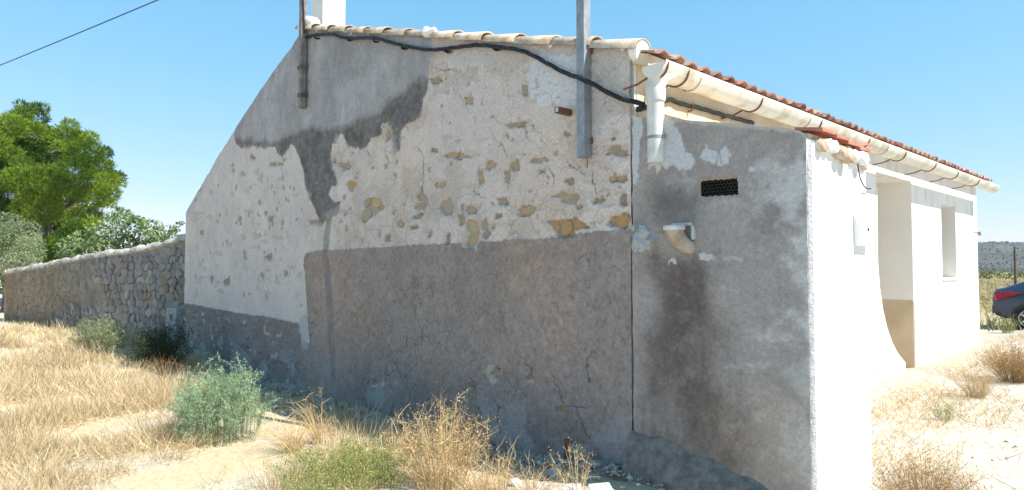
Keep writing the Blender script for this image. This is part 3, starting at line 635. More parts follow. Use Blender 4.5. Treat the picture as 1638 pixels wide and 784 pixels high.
# ---- gutter and downspout
def build_gutter():
    gx = .30; y_end = on(0, gx, 1588, 297)[1]; zg = on(0, gx, 1075, 118)[2] ; rg = .105
    zf = on(0, gx, 1575, 297)[2]
    y0 = on(0, gx, 1052, 110)[1] - .06
    zc = lambda y: zg + (zf - zg) * (y - y0) / (y_end - y0) + .02
    a = np.linspace(R(180), R(360), 13); ro, ri = rg, rg - .008
    prof = [(gx + ro * math.cos(t), ro * math.sin(t)) for t in a] + [(gx + ri * math.cos(t), ri * math.sin(t)) for t in a[::-1]]
    prof[12:14] = [(gx + ro + .012, 0.0), (gx + ro + .012, .014), (gx + ri, .014)][:2]
    b = MB(); n = len(prof); b.add([(p[0], y0, p[1] + zc(y0)) for p in prof] + [(p[0], y_end, p[1] + zc(y_end)) for p in prof], [(i, (i + 1) % n, n + (i + 1) % n, n + i) for i in range(n)], True)
    g = b.build('gutter', M_pvc, house)
    cap = [(gx + ro * math.cos(t), ro * math.sin(t)) for t in a]
    for yy in (y0, y_end):
        m = len(cap); MB().add([(p[0], yy - .004, p[1] + zc(yy)) for p in cap] + [(p[0], yy + .004, p[1] + zc(yy)) for p in cap], [tuple(range(m)), tuple(range(m, 2 * m))[::-1]] + [(i, i + m, (i + 1) % m + m, (i + 1) % m) for i in range(m)]).build('end_cap', M_pvc, g)
    for px, py in ((1107, 135), (1283, 195), (1408, 240)):
        y = on(0, gx, px, py)[1]; pts = [(gx + (ro + .008) * math.cos(t), (ro + .008) * math.sin(t)) for t in a]
        m = len(pts); MB().add([(p[0], y - .03, p[1] + zc(y)) for p in pts] + [(p[0], y + .03, p[1] + zc(y)) for p in pts], [(i, i + 1, m + i + 1, m + i) for i in range(m - 1)], True).build('joint_sleeve', M_pvc, g)
    for px, py in ((1068, 110), (1101, 125), (1219, 165), (1314, 200), (1391, 228), (1449, 250), (1497, 265), (1533, 278), (1566, 288)):
        y = on(0, gx + ro, px, py)[1]; z = zc(y)
        path = [(gx + (ro + .006) * math.cos(t), y, z + (ro + .006) * math.sin(t)) for t in np.linspace(R(372), R(225), 10)] + [(.13, y - .01, z - .115), (0.0, y - .02, z - .13)]
        MB().tube(path, .009, 6).build('bracket', M_rust, g)
    # outlet and downspout
    p = on(1, -.06, 1045, 100); q = on(1, -.06, 1045, 128)
    dx, dy = gx - .01, y0 + .09
    ztop = zc(y0) - .06; c1 = on(1, dy, 1045, 165)[2]; cb = on(1, dy, 1045, 262)[2]
    d = MB(); d.tube([(dx + .02, dy + .10, ztop + .03), (dx, dy, ztop - .01), (dx - .02, dy - .02, ztop - .09), (dx - .02, dy - .02, ztop - .13)], [.088, .088, .074, .070], 18)
    sp = d.build('downspout', M_pvc, house)
    xx, yy = dx - .02, dy - .02
    MB().tube([(xx, yy, ztop - .10), (xx, yy, ztop - .12), (xx, yy, c1 + .02), (xx, yy, c1)], [.076, .079, .079, .074], 18).build('collar', M_pipe, sp)
    MB().tube([(xx, yy, c1 + .01), (xx, yy, cb + .02), (xx, yy, cb)], [.066, .066, .064], 18).build('pipe', M_pipe, sp)
    zs = on(1, dy, 1045, 222)[2]
    MB().tube([(xx, yy, zs - .012), (xx, yy, zs + .012)], [.069, .069], 18).tube([(xx + .06, yy, zs), (xx + .09, yy - .0, zs)], .012, 6).tube([(xx, yy + .06, zs), (xx, 0.02, zs)], .01, 6).build('strap', M_galv, sp)
    return gx
gx = build_gutter()

# ================================================================ LEAN-TO
annex = empty('lean_to', (1.0, .5, 0), 'small grey cement lean-to with a white front built against the house', 'outbuilding')
AX = G(1300, 500, -.02)[0]; AY = on(0, AX, 1390, 500)[1]; A_OFF = Vector((-1.0, -.5, 0))
def par(o, p): o.parent = p; o.matrix_parent_inverse = Matrix.Translation(-Vector(p.location)); return o
def build_annex():
    tp = GP([(1008, 184), (1060, 188), (1130, 194), (1200, 200), (1260, 205), (1280, 209), (1287, 216), (1289, 226)], -.02)
    tp[-1, 0] = AX; tp[-2, 0] = min(tp[-2, 0], AX - .02)
    x0 = 0.004; xs = np.arange(x0, AX + .004, .0075); xs[-1] = AX; ny = 360
    top = np.interp(xs, tp[:, 0], tp[:, 1]) + .012 * (fbm(xs * 9, xs * 0, 22, 3) - .5); v = np.linspace(0, 1, ny)[:, None]
    X = np.repeat(xs[None], ny, 0); Z = -.3 + v * (top[None] + .3)
    P = Paint(X, Z, (.35, .305, .282), 5)
    g = lambda *a: GP(a, -.02)
    t = fbm(X * 2.2, Z * 2.2, 201, 5); f = fbm(X * 16, Z * 16, 205, 4)
    P.C *= (1 + (t - .5) * .45 + (f - .5) * .22)[..., None]
    P.D = -.02 + .010 * (fbm(X * 1.6, Z * 1.6, 211, 4) - .5) + .003 * (f - .5)
    lt = P.mask(g((1215, 290), (1292, 230), (1305, 480), (1300, 640), (1250, 560), (1230, 440)), .18, .25, .12)
    mot = sst(.42, .58, fbm(X * 4.5, Z * 4.5, 221, 6)); P.put(lt * mot, (.60, .575, .55), op=.85)
    lt2 = P.mask(g((1255, 640), (1305, 600), (1310, 860), (1270, 760)), .12, .2, .1); P.put(lt2 * sst(.35, .6, fbm(X * 5, Z * 3, 223, 5)), (.52, .50, .49), op=.8)
    for q, op in ((blob(1200, 585, 90, 12, 1, y=-.02), .5), (blob(1240, 540, 70, 26, 2, y=-.02), .55), (blob(1080, 292, 80, 18, 3, y=-.02), .5), (blob(1230, 265, 70, 30, 4, y=-.02), .5), (blob(1160, 322, 60, 16, 8, y=-.02), .35), (blob(1165, 655, 30, 20, 6, y=-.02), .35), (blob(1220, 668, 30, 14, 7, y=-.02), .35)):
        P.put(P.mask(q, .05, .12, .1) * sst(.35, .6, fbm(X * 9, Z * 9, 231, 4)), (.60, .575, .55), op=op)
    warm = P.mask(g((1130, 640), (1290, 620), (1300, 820), (1150, 820)), .2, .2, .1); P.mul(warm * .8, (1.06, .98, .86))
    # damp soot column under the flue elbow and round it
    s1 = P.mask(g((1042, 420), (1130, 410), (1165, 560), (1185, 680), (1200, 800), (1032, 800), (1030, 600)), .18, .25, .1); s1 = np.clip(s1 * 1.2, 0, 1) * (.62 + .38 * sst(.3, .62, fbm(X * 5, Z * 2.2, 225, 5))); P.mul(s1, (.50, .47, .455)); tl_ = np.abs(fbm(X * 2.6, Z * 1.1, 227, 4) - .5); P.mul(sst(.02, .004, tl_) * .5 * (1 - s1), (1.14, 1.13, 1.12))
    s1b = P.mask(g((1075, 420), (1118, 412), (1138, 560), (1150, 700), (1090, 720), (1080, 560)), .10, .14, .08); P.mul(s1b, (.80, .77, .76))
    s2 = P.mask(blob(1080, 330, 90, 90, 11, y=-.02), .14, .2, .08); P.mul(s2, (.58, .57, .57))
    s3 = P.mask(blob(1240, 345, 60, 40, 12, y=-.02), .08, .15, .08); P.mul(s3, (.78, .78, .79))
    s4 = P.mask(blob(1190, 300, 150, 60, 13, y=-.02), .12, .2, .1); P.mul(s4 * .6, (.84, .84, .85)); s5 = P.mask(blob(1200, 480, 110, 120, 14, y=-.02), .15, .2, .1); P.mul(s5 * .5, (.86, .85, .85))
    P.mul(sst(.58, .72, fbm(X * 70, Z * 60, 241, 3)) * (.25 + .5 * s1), (1.35, 1.35, 1.36)); P.C *= (1 + (fbm(X * 34, Z * 34, 243, 3) - .5) * .22)[..., None]
    P.put(sst(.56, .74, fbm(X * 11, Z * 12, 245, 5)) * sst(1.9, 1.2, Z) * .4, (.44, .42, .40), op=.4)
    # remains of white plaster
    for q in (g((1054, 190), (1078, 192), (1086, 210), (1093, 226), (1097, 240), (1108, 244), (1114, 256), (1109, 265), (1098, 276), (1091, 273), (1081, 266), (1070, 270), (1060, 265), (1053, 278), (1046, 266), (1036, 272), (1036, 240), (1048, 230), (1056, 210)),
              g((1127, 228), (1135, 238), (1149, 242), (1160, 235), (1171, 245), (1168, 262), (1157, 266), (1145, 265), (1135, 261), (1125, 254)),
              g((1010, 188), (1027, 190), (1030, 210), (1024, 235), (1022, 270), (1018, 296), (1010, 296)), blob(1128, 411, 20, 16, 21, y=-.02), blob(1078, 417, 14, 14, 22, y=-.02), blob(1205, 270, 14, 7, 23, y=-.02)):
        m = P.mask(q, .006, .05, .05); P.put(m, (.56, .56, .565), depth=-.026, op=.92)
    P.put(P.mask(g((1130, 412), (1200, 418)), .01, .03, .03, line=.02) * sst(.4, .6, f), (.5, .49, .47), op=.7)
    P.put(P.mask(g((1060, 192), (1082, 196), (1076, 225), (1060, 235)), .05, .1, .05), (.50, .44, .36), op=.5)
    for q in ([(1150, 240), (1148, 262), (1143, 268)], [(1150, 240), (1156, 262)], [(1037, 376), (1060, 371), (1085, 360), (1100, 350)]): P.put(P.mask(g(*q), .004, .02, .02, line=.01), (.2, .19, .18), op=.5)
    # rubble-and-mortar lump at the joint with the gable
    m = P.mask(g((1006, 362), (1025, 356), (1045, 372), (1046, 395), (1040, 408), (1020, 408), (1008, 395)), .012, .06, .04)
    lum = 1 - worley(X * 11 + P.w2[0], Z * 11 + P.w2[1], 87)[0]; P.put(m, (.44, .43, .42)); P.D -= m * (.015 + .06 * (lum - .35).clip(0, 1)); P.mul(m * sst(.45, .35, lum), (.55, .55, .55))
    # brick showing at the foot of the joint, ragged white edge of the corner
    P.put(P.mask(blob(1028, 708, 10, 26, 31, y=-.02), .01, .04, .03), (.36, .15, .09), op=.9, add=.01)
    P.put(sst(AX - .028, AX - .004, X + .03 * P.w1[0] + .02 * P.w2[0]), (.72, .71, .69), op=.9)
    P.put(sst(.035, .01, top[None] - Z + .03 * P.w2[1]), (.58, .52, .44), op=.6)
    P.D += .05 * sst(AX - .05, AX, X) ** 3 * .5
    # vent opening
    vent = g((1121, 289), (1181, 284), (1182, 311), (1150, 314), (1121, 316))
    mv = P.mask(vent, .003, .012, .008); xx, zz = vent[:, 0], vent[:, 1]
    P.put(P.mask(g((1118, 284), (1184, 280), (1184, 290), (1118, 292)), .015, .04, .03), (.40, .27, .16), op=.6)
    keep = (mv[:-1, :-1] < .5) | (mv[1:, 1:] < .5)
    X = X + sst(.05, 0, X) * (.010 + .022 * fbm(Z * 7, Z * 0, 247, 3))       # ragged open joint against the gable
    o = mesh_np('gable_side', np.stack([X, P.D, Z], -1).reshape(-1, 3), grid_faces(*X.shape, keep=keep), M_cem, None, P.C.reshape(-1, 3).clip(.01, .9), smooth=True); par(o, annex)
    cx = (xx.min() + xx.max()) / 2; cz = (zz.min() + zz.max()) / 2; hw = (xx.max() - xx.min()) / 2 + .02; hh = (zz.max() - zz.min()) / 2 + .02
    # closed vent sleeve, near-black to put the opening's inner shade into colour; wire netting
    b = MB(); y0, y1 = -.012, .20
    b.add([(cx - hw, y0, cz - hh), (cx + hw, y0, cz - hh), (cx + hw, y0, cz + hh), (cx - hw, y0, cz + hh), (cx - hw, y1, cz - hh), (cx + hw, y1, cz - hh), (cx + hw, y1, cz + hh), (cx - hw, y1, cz + hh)], [(0, 1, 5, 4), (1, 2, 6, 5), (2, 3, 7, 6), (3, 0, 4, 7)])
    b.add([(cx - hw, y1, cz - hh), (cx + hw, y1, cz - hh), (cx + hw, y1, cz + hh), (cx - hw, y1, cz + hh)], [(0, 1, 2, 3)]); par(b.build('vent_sleeve', mat('dark_shade_lining', (.012, .011, .010), (.03, .024, .02), 20, .95), None), o)
    b = MB(); s_ = .016; nx = int(hw * 2 / (1.732 * s_)) + 1; nz = int(hh * 2 / (1.5 * s_)) + 1
    for j in range(nz):
        for i in range(nx):
            x = cx - hw + i * 1.732 * s_ + (j % 2) * .866 * s_; z = cz - hh + j * 1.5 * s_
            c = [(x + s_ * math.sin(R(60 * k)), .006, z + s_ * math.cos(R(60 * k))) for k in range(4)]
            for k in range(3): b.tube([c[k], c[k + 1]], .0016, 3, False)
    n_ = b.build('vent_netting', mat('dark_wire', (.10, .085, .075), (.16, .14, .12), 20, .8), None); par(n_, o)
    # white front
    yy = np.linspace(.0, AY, 60); zz_ = np.linspace(0, 1, 130); zt = np.interp(yy, [0, AY], [tp[-1, 1] + .01, on(0, AX, 1388, 262)[2]])
    Yf = np.repeat(yy[None], 130, 0); Zf = -.3 + zz_[:, None] * (zt[None] + .3)
    Xf = AX + .004 + .016 * (fbm(Yf * 3, Zf * 3, 261, 4) - .5) - .03 * sst(.05, 0, Yf) ** 2
    q = mesh_np('front_face', np.stack([Xf, Yf - .018, Zf], -1).reshape(-1, 3), grid_faces(130, 60), M_lime, None, smooth=True); par(q, annex)
    b = MB(); b.box(.01, AX - .03, AY - .16, AY - .0, -.3, zt[-1] - .02); par(b.build('rear_side', M_lime, None), annex)
    # roof slab of the lean-to
    zr0 = tp[0, 1]; zr1 = tp[-3, 1]
    b = MB(); b.prism([(.01, zr0 - .015), (AX - .02, zr1 - .02), (AX - .02, zr1 - .09), (.01, zr0 - .085)], 1, .02, AY - .01); rf = b.build('roof', M_eave, None); par(rf, annex)
    # broken row of whitewashed tile ends along the eave, red clay boards above
    rr = random.Random(4); y = .10
    zt_e = lambda y: float(np.interp(y, yy, zt)) + .0
    while y < AY - .02:
        r_ = rr.uniform(.05, .065); z = zt_e(y) + rr.uniform(-.02, .02)
        L = rr.uniform(.03, .09); e = MB()
        n8 = 9; vs = []; fs = []; st_ = ((AX - .06, .95), (AX + L * .5, 1.0), (AX + L * .9, .9), (AX + L, .55))
        for xx_, k in st_:
            for i in range(n8):
                a = 6.283 * i / n8; kk = k * (1 + rr.uniform(-.13, .13)); vs.append((xx_, y + math.cos(a) * r_ * kk, z + math.sin(a) * r_ * kk * .85 - (xx_ - AX) * .3))
        for w_ in range(3):
            for i in range(n8): fs.append((w_ * n8 + i, w_ * n8 + (i + 1) % n8, (w_ + 1) * n8 + (i + 1) % n8, (w_ + 1) * n8 + i))
        fs.append(tuple(range(3 * n8, 4 * n8)))
        e.add(vs, fs, True); par(e.build('eave_tile', M_lime if rr.random() < .5 else M_ptile, None), rf); y += r_ * rr.uniform(1.5, 1.9)
    for i in range(4):
        y0 = .03 + i * .23; x1 = AX + .05 + rr.uniform(-.03, .03); z1 = zt_e(y0) + .055
        MBb = MB(); MBb.add([(AX - .12, y0, z1 + .03), (x1, y0, z1), (x1, y0 + .222, z1 + .004), (AX - .12, y0 + .222, z1 + .034), (AX - .12, y0, z1 + .052), (x1, y0, z1 + .022), (x1, y0 + .222, z1 + .026), (AX - .12, y0 + .222, z1 + .056)], [(0, 3, 2, 1), (4, 5, 6, 7), (0, 1, 5, 4), (1, 2, 6, 5), (2, 3, 7, 6), (3, 0, 4, 7)])
        par(MBb.build('clay_board', M_board, None), rf)
    # loose tile lying by the gutter
    p = on(0, AX - .05, 1358, 232); e = MB(); e.add([(p[0] - .3, p[1] - .12, p[2] + .04), (p[0] + .1, p[1] - .14, p[2] - .03), (p[0] + .1, p[1] + .14, p[2] + .0), (p[0] - .3, p[1] + .14, p[2] + .07), (p[0] - .3, p[1] - .12, p[2] + .06), (p[0] + .1, p[1] - .14, p[2] - .01), (p[0] + .1, p[1] + .14, p[2] + .02), (p[0] - .3, p[1] + .14, p[2] + .09)], [(0, 3, 2, 1), (4, 5, 6, 7), (0, 1, 5, 4), (1, 2, 6, 5), (2, 3, 7, 6), (3, 0, 4, 7)])
    par(e.build('clay_board', M_board, None), rf)
    # concrete skirt along the foot
    n = 60; xs2 = np.linspace(.02, AX - .05, n); b = MB(); vs = []; fs = []
    for i, x in enumerate(xs2):
        h = float(np.interp(x, [0, .3, .75, 1.25, 1.4], [.27, .25, .17, .06, .02])) + .03 * (vn(x * 14, 0, 3) - .5); o_ = .16 + .05 * vn(x * 6, 3, 4)
        vs += [(x, -.02, h + .035 + .02 * vn(x * 20, 1, 5)), (x, -.05, h + .02), (x, -o_ * .7, h * .62), (x, -o_, h * .2), (x, -o_ - .03, -.2)]
    for i in range(n - 1):
        for k in range(4): fs.append((i * 5 + k, i * 5 + k + 1, (i + 1) * 5 + k + 1, (i + 1) * 5 + k))
    b.add(vs, fs, True); par(b.build('concrete_skirt', M_conc, None), annex)
build_annex()

# flue elbow
def build_elbow():
    c = on(1, -.03, 1082, 385)
    r = empty('flue_elbow', (c[0], -.03, c[2]), 'broken ochre stained pipe elbow with a pale rim sticking out of the grey lean-to wall', 'pipe')
    t = on(1, -.13, 1077, 362); e = on(1, .02, 1092, 402)
    path = smooth_path([(t[0], -.12, t[2]), (t[0] + .004, -.118, t[2] - .05), (t[0] + .025, -.095, t[2] - .10), (t[0] + .055, -.05, t[2] - .145), (t[0] + .075, .03, t[2] - .165)], 6)
    n = len(path); par(MB().tube(path, [.077 - .030 * i / (n - 1) for i in range(n)], 18).build('bend', M_ochpipe, None), r)
    par(MB().tube([(t[0], -.12, t[2] - .030), (t[0], -.12, t[2] - .028), (t[0], -.12, t[2] + .004), (t[0], -.12, t[2] + .006)], [.072, .081, .081, .070], 18).build('rim', M_pipe, None), r)
    par(MB().box(t[0] + .095, t[0] + .118, -.05, -.01, t[2] - .10, t[2] + .01).build('mortar_tab', M_mortar, None, .006), r)
    par(MB().box(t[0] - .075, t[0] + .10, -.045, -.01, t[2] + .006, t[2] + .03).build('lintel', M_mortar, None, .006), r)
build_elbow()

# meter box and its cable on the white front
def build_meter():
    p = on(0, AX + .02, 1380, 368); y = p[1]; r = empty('meter_box', (AX + .01, y, p[2]), 'small white meter box on the sunlit front of the lean-to', 'meter box')
    par(MB().box(AX - .01, AX + .06, y - .13, y + .10, p[2] - .12, p[2] + .12).build('case', M_lime, None, .006), r)
    par(MB().box(AX + .06, AX + .066, y - .11, y + .08, p[2] - .10, p[2] + .10).build('lid', M_lime, None, .002), r)
    par(MB().tube([(AX + .065, y - .03, p[2] - .0), (AX + .072, y - .03, p[2])], .012, 8).build('lock', M_black, None), r)
    a = on(0, AX + .03, 1372, 262); b = on(0, AX + .03, 1376, 285); c = on(0, AX + .03, 1384, 300); d = on(0, AX + .03, 1393, 302)
    o = MB().tube(smooth_path([a, b, c, d], 6), .0045, 6).build('drop_cable', M_black); tag(o, 'short dark cable hanging below the tiles of the white lean-to front', 'cable')
build_meter()

# ================================================================ POSTS, CABLES, BRACKET
def build_posts():
    # galvanised square post
    x1 = G(943, 150, -.03)[0]; zb = G(936, 250, -.10)[1]; s = .088
    r = empty('steel_post', (x1 - s / 2, -.055, zb), 'grey galvanised square post bolted to the gable near the roof eave', 'post')
    par(MB().box(x1 - s, x1, -.10, -.012, zb, zb + 3.2).build('shaft', M_galv, None, .004), r)
    for dz in (.12, .9): par(MB().box(x1 - s - .02, x1 + .015, -.020, .0, zb + dz, zb + dz + .05).build('clamp', M_rust, None), r)
    par(MB().tube([(x1 - .012, -.05, zb - .09), (x1 - .012, -.05, zb + .12)], .005, 5).build('rod', M_rust, None), r)
    # old post at the ridge
    x2 = G(481, 100, -.10)[0]; zb = G(481, 172, -.10)[1]; s = .085
    r = empty('weathered_post', (x2, -.06, zb), 'weathered pale post carrying the overhead wire at the gable peak', 'post')
    par(MB().box(x2 - s / 2, x2 + s / 2, -.115, -.025, zb, zb + 3.15).build('shaft', M_oldpost, None, .006), r)
    for py in (108, 152):
        z = G(481, py, -.1)[1]; par(MB().box(x2 - s / 2 - .015, x2 + s / 2 + .03, -.125, .0, z - .025, z + .025).build('clamp', M_bark, None), r)
    par(MB().tube(smooth_path([(x2 + .05, -.09, zb + 3.0), (x2 + .065, -.10, zb + 2.2), (x2 + .055, -.10, zb + 1.7), (x2 + .07, -.08, G(490, 58)[1])], 5), .012, 6).build('riser_cable', M_black, None), r)
    return x2, zb + 3.0
px2, pz2 = build_posts()
def build_cables():
    P = [(489, 60), (505, 56), (530, 55), (548, 60), (565, 61), (600, 61), (625, 68), (650, 74), (680, 79), (705, 79), (735, 75), (765, 72), (795, 75), (830, 80), (855, 90), (880, 104), (905, 117), (930, 126), (955, 138), (980, 152), (1005, 161), (1030, 167)]
    pts = []
    for a, b in P:
        y = -.045 if not 900 < a < 965 else -.045 - .085 * math.exp(-((a - 932) / 18) ** 2); q = on(1, y, a, b); pts.append((q[0], y, q[2]))
    pts.append((.10, -.03, pts[-1][2] - .03))
    for a, b in ((1068, 160), (1090, 166), (1120, 173), (1150, 182), (1180, 190), (1205, 197)):
        q = on(0, .035, a, b); pts.append((.035, q[1], q[2]))
    path = smooth_path(pts, 8); r = empty('cable_bundle', (pts[0][0], -.04, pts[0][2]), 'black twisted cable bundle sagging across the top of the gable wall', 'cable')
    L = [0]
    for i in range(1, len(path)): L.append(L[-1] + np.linalg.norm(path[i] - path[i - 1]))
    for k in range(3):
        q = [p + np.array([0, math.cos(6.283 * (l / .62 + k / 3)) * .011, math.sin(6.283 * (l / .62 + k / 3)) * .012]) for p, l in zip(path, L)]
        par(MB().tube(q, .0115, 6).build('strand', M_black, None), r)
    for a, b in ((506, 60), (558, 63), (600, 65), (645, 76), (714, 81), (792, 77)):
        q = on(1, -.03, a, b); par(MB().tube([(q[0], .01, q[2] - .01), (q[0], -.05, q[2] - .012), (q[0] + .01, -.065, q[2] + .03)], .014, 5).tube([(q[0], -.02, q[2] - .025), (q[0] + .08, -.02, q[2] - .03)], .008, 5).build('clip', M_black, None), r)
    q = on(0, .035, 1105, 172); par(MB().tube([(0, q[1], q[2] - .03), (.05, q[1], q[2] - .03), (.05, q[1], q[2] + .03)], .008, 5).build('clip', M_rust, None), r)
    # overhead service wire
    a = np.array([px2, -.10, on(1, -.10, 481, -96)[2]]); far = at_depth(-430, 262, 34.0)
    mid = [a + (far - a) * t - np.array([0, 0, .25 * 4 * t * (1 - t)]) for t in np.linspace(0, 1, 24)]
    o = MB().tube(mid, .011, 6).build('overhead_wire', mat('blue_black_wire', (.03, .06, .14), (.04, .08, .18), 5, .6)); tag(o, 'single dark wire crossing the sky at the upper left', 'wire')
build_cables()
def build_stub():
    p = on(1, -.14, 890, 175); q = on(1, 0, 914, 180)
    r = empty('bracket_stub', (q[0], 0, q[2]), 'short rusty square tube poking out of the gable beside the galvanised post', 'bracket')
    h = .026; cx = q[0] - .02; cz = q[2] + .0
    b = MB()
    for dx0, dx1, dz0, dz1 in ((-h, h, -h, -h + .006), (-h, h, h - .006, h), (-h, -h + .006, -h + .006, h - .006), (h - .006, h, -h + .006, h - .006)): b.box(cx + dx0, cx + dx1, -.17, .02, cz + dz0, cz + dz1)
    par(b.build('tube', M_rust, None), r); par(MB().box(cx - h + .006, cx + h - .006, -.165, -.15, cz - h + .006, cz + h - .006).build('plug', M_pipe, None), r)
build_stub()

# ================================================================ FIELD WALL OF RUBBLE
def build_field_wall():
    A = np.array([XL + .05, .02]); Bp = on(2, 0.0, 6, 512); B = Bp[:2]; d = B - A; Ln = np.linalg.norm(d); d /= Ln; nrm = np.array([d[1], -d[0]])
    if nrm @ (CAM[:2] - A) < 0: nrm = -nrm
    r = empty('field_wall', (A[0], A[1], 0), 'long low rubble stone wall with a rough lime cap running away from the house', 'wall')
    def hit(px, py):   # point on the wall's face plane
        dd = ray(px, py); t = ((A - CAM[:2]) @ nrm) / (dd[:2] @ nrm); p = CAM + dd * t; return (p[:2] - A) @ d, p[2]
    tops = sorted([hit(*q) for q in ((297, 373), (262, 383), (240, 390), (200, 397), (150, 404), (100, 412), (60, 422), (20, 429), (4, 431))])
    top = lambda u: np.interp(u, [t[0] for t in tops], [t[1] for t in tops])
    us = np.linspace(0, Ln, 420); nv = 120; v = np.linspace(0, 1, nv)[:, None]
    th = (top(us) + .07 * (fbm(us * 2, us * 0, 31, 4) - .5))[None]
    U = np.repeat(us[None], nv, 0); rc = .13; hs = np.minimum(v / .72, 1); an = np.clip((v - .72) / .16, 0, 1) * math.pi / 2; fl_ = np.clip((v - .88) / .12, 0, 1)
    Z = -.2 + hs * (th + .2 - rc) + rc * np.sin(an)                        # rounded lime cap turning to the back
    back = rc * (1 - np.cos(an)) + fl_ * (.5 - rc) + 0 * U                                # over the top to the back
    P = Paint(U, Z, (.26, .235, .21), 9)
    t = fbm(U * 1.5, Z * 2.5, 301, 5); f = fbm(U * 8, Z * 8, 305, 4)
    P.C *= (1 + (t - .5) * .7 + (f - .5) * .7)[..., None]
    leftw = sst(3.5, 9.0, U + 1.5 * (fbm(U * .8, Z * .8, 311, 3) - .5)); P.mul(leftw, (1.0, .86, .66)); P.mul(sst(10.2, 12, U), (1.12, .85, .55))
    wf, we_ = worley(U * 3.6 + .5 * (f - .5), Z * 5.2 + .5 * (t - .5), 83); P.mul(sst(.16, .03, we_) * sst(.35, .6, t), (.55, .53, .5)); P.C *= (.86 + .34 * vn(np.floor(U * 3.6) * 1.7, np.floor(Z * 5.2) * 2.3, 85))[..., None]
    P.mul(sst(1.0, .1, Z) * .5, (.8, .8, .82))  # foot darkened: shade near the ground put into the wall colour
    capm = sst(.17, .10, th - Z + .10 * (f - .5) + .05 * (t - .5)); P.put(np.clip(capm + (back > 0), 0, 1) * (.35 + .65 * sst(.38, .55, fbm(U * 5, Z * 5, 343, 4))), (.50, .455, .395), op=.85)
    near = 1 - sst(4.2, 6.0, U + .8 * (fbm(U * 1.2, Z * 1.2, 321, 3) - .5)) * sst(.45, .85, Z - .04 * U)
    D = .05 * (fbm(U * 3, Z * 3, 331, 4) - .5) + .06 * (fbm(U * 9, Z * 9, 335, 3) - .5) - .05 * near * (back == 0)
    Dz = .16 * (fbm(U * 3.2, back * 6, 341, 4) - .5) * (back > 0) * np.clip(back / .05, 0, 1)
    pos = np.stack([A[0] + d[0] * U + nrm[0] * (D - back), A[1] + d[1] * U + nrm[1] * (D - back), Z + Dz], -1)
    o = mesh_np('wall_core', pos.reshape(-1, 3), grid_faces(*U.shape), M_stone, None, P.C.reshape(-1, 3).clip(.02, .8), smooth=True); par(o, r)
    b = MB(); q = [A, B, B - nrm * .5, A - nrm * .5]       # closing back face
    b.add([(q[3][0], q[3][1], -.2), (q[2][0], q[2][1], -.2), (q[2][0], q[2][1], float(top(Ln))), (q[3][0], q[3][1], float(top(0)))], [(0, 1, 2, 3)]); b.add([(q[1][0], q[1][1], -.2), (q[2][0], q[2][1], -.2), (q[2][0], q[2][1], float(top(Ln)) - .03), (q[1][0], q[1][1], float(top(Ln)) - .03)], [(0, 1, 2, 3)])
    par(b.build('wall_back', M_mortar, None), r)
    q = random.Random(12); pts = []
    def lim(z): return 3.9 + 1.3 * float(vn(z * 2, 1, 3)) + (2.6 if z < .6 else 0)
    z = -.05; row = 0
    while z < 2.5:
        h = q.uniform(.12, .20); u = q.uniform(-.1, .1)
        while u < 8: w_ = q.uniform(.13, .31); pts.append((u + w_ / 2 + q.uniform(-.05, .05), (z + h / 2 + q.uniform(-.06, .06)))); u += w_
        z += h
    def cell(i):
        cx, cz = pts[i]; poly = [(cx - .3, cz - .22), (cx + .3, cz - .22), (cx + .3, cz + .22), (cx - .3, cz + .22)]
        for j, (ox, oz) in enumerate(pts):
            if j == i or abs(ox - cx) > .7 or abs(oz - cz) > .6: continue
            mx_, mz_ = (cx + ox) / 2, (cz + oz) / 2; nx_, nz_ = ox - cx, oz - cz; out = []
            for k in range(len(poly)):
                a, b_ = poly[k], poly[(k + 1) % len(poly)]; da = (a[0] - mx_) * nx_ + (a[1] - mz_) * nz_; db = (b_[0] - mx_) * nx_ + (b_[1] - mz_) * nz_
                if da <= 0: out.append(a)
                if da * db < 0: t = da / (da - db); out.append((a[0] + (b_[0] - a[0]) * t, a[1] + (b_[1] - a[1]) * t))
            poly = out
            if len(poly) < 3: break
        return poly
    cnt = 0
    for i, (cu, cz) in enumerate(pts):
        if cnt >= 295 or cu > lim(cz) or cz > float(top(cu)) - .06 or cz < -.02: continue
        poly = cell(i)
        if len(poly) < 4: continue
        cx = sum(p_[0] for p_ in poly) / len(poly); c2 = sum(p_[1] for p_ in poly) / len(poly); rel = [((a - cx), (b_ - c2)) for a, b_ in poly]
        # clip corners for a worn outline
        rr_ = []
        for k in range(len(rel)):
            a, b_, c_ = rel[k - 1], rel[k], rel[(k + 1) % len(rel)]; f_ = q.uniform(.12, .3); rr_ += [(b_[0] + (a[0] - b_[0]) * f_, b_[1] + (a[1] - b_[1]) * f_), (b_[0] + (c_[0] - b_[0]) * f_, b_[1] + (c_[1] - b_[1]) * f_)]
        g_ = q.uniform(.90, 1.0); dpt = q.uniform(.008, .05); n = len(rr_); tx, tz = q.uniform(-.15, .15), q.uniform(-.15, .15)
        V = []
        for sc_, dd in ((g_, -.12), (g_, dpt * .55), (g_ * .82, dpt)):
            for a, b_ in rr_: o3 = dd + (tx * a + tz * b_ if dd > 0 else 0); V.append((d[0] * a * sc_ + nrm[0] * o3, d[1] * a * sc_ + nrm[1] * o3, b_ * sc_))
        V.append((nrm[0] * dpt * 1.12, nrm[1] * dpt * 1.12, 0))
        F = [(w_ * n + k, w_ * n + (k + 1) % n, (w_ + 1) * n + (k + 1) % n, (w_ + 1) * n + k) for w_ in range(2) for k in range(n)] + [(2 * n + k, 2 * n + (k + 1) % n, 3 * n) for k in range(n)]
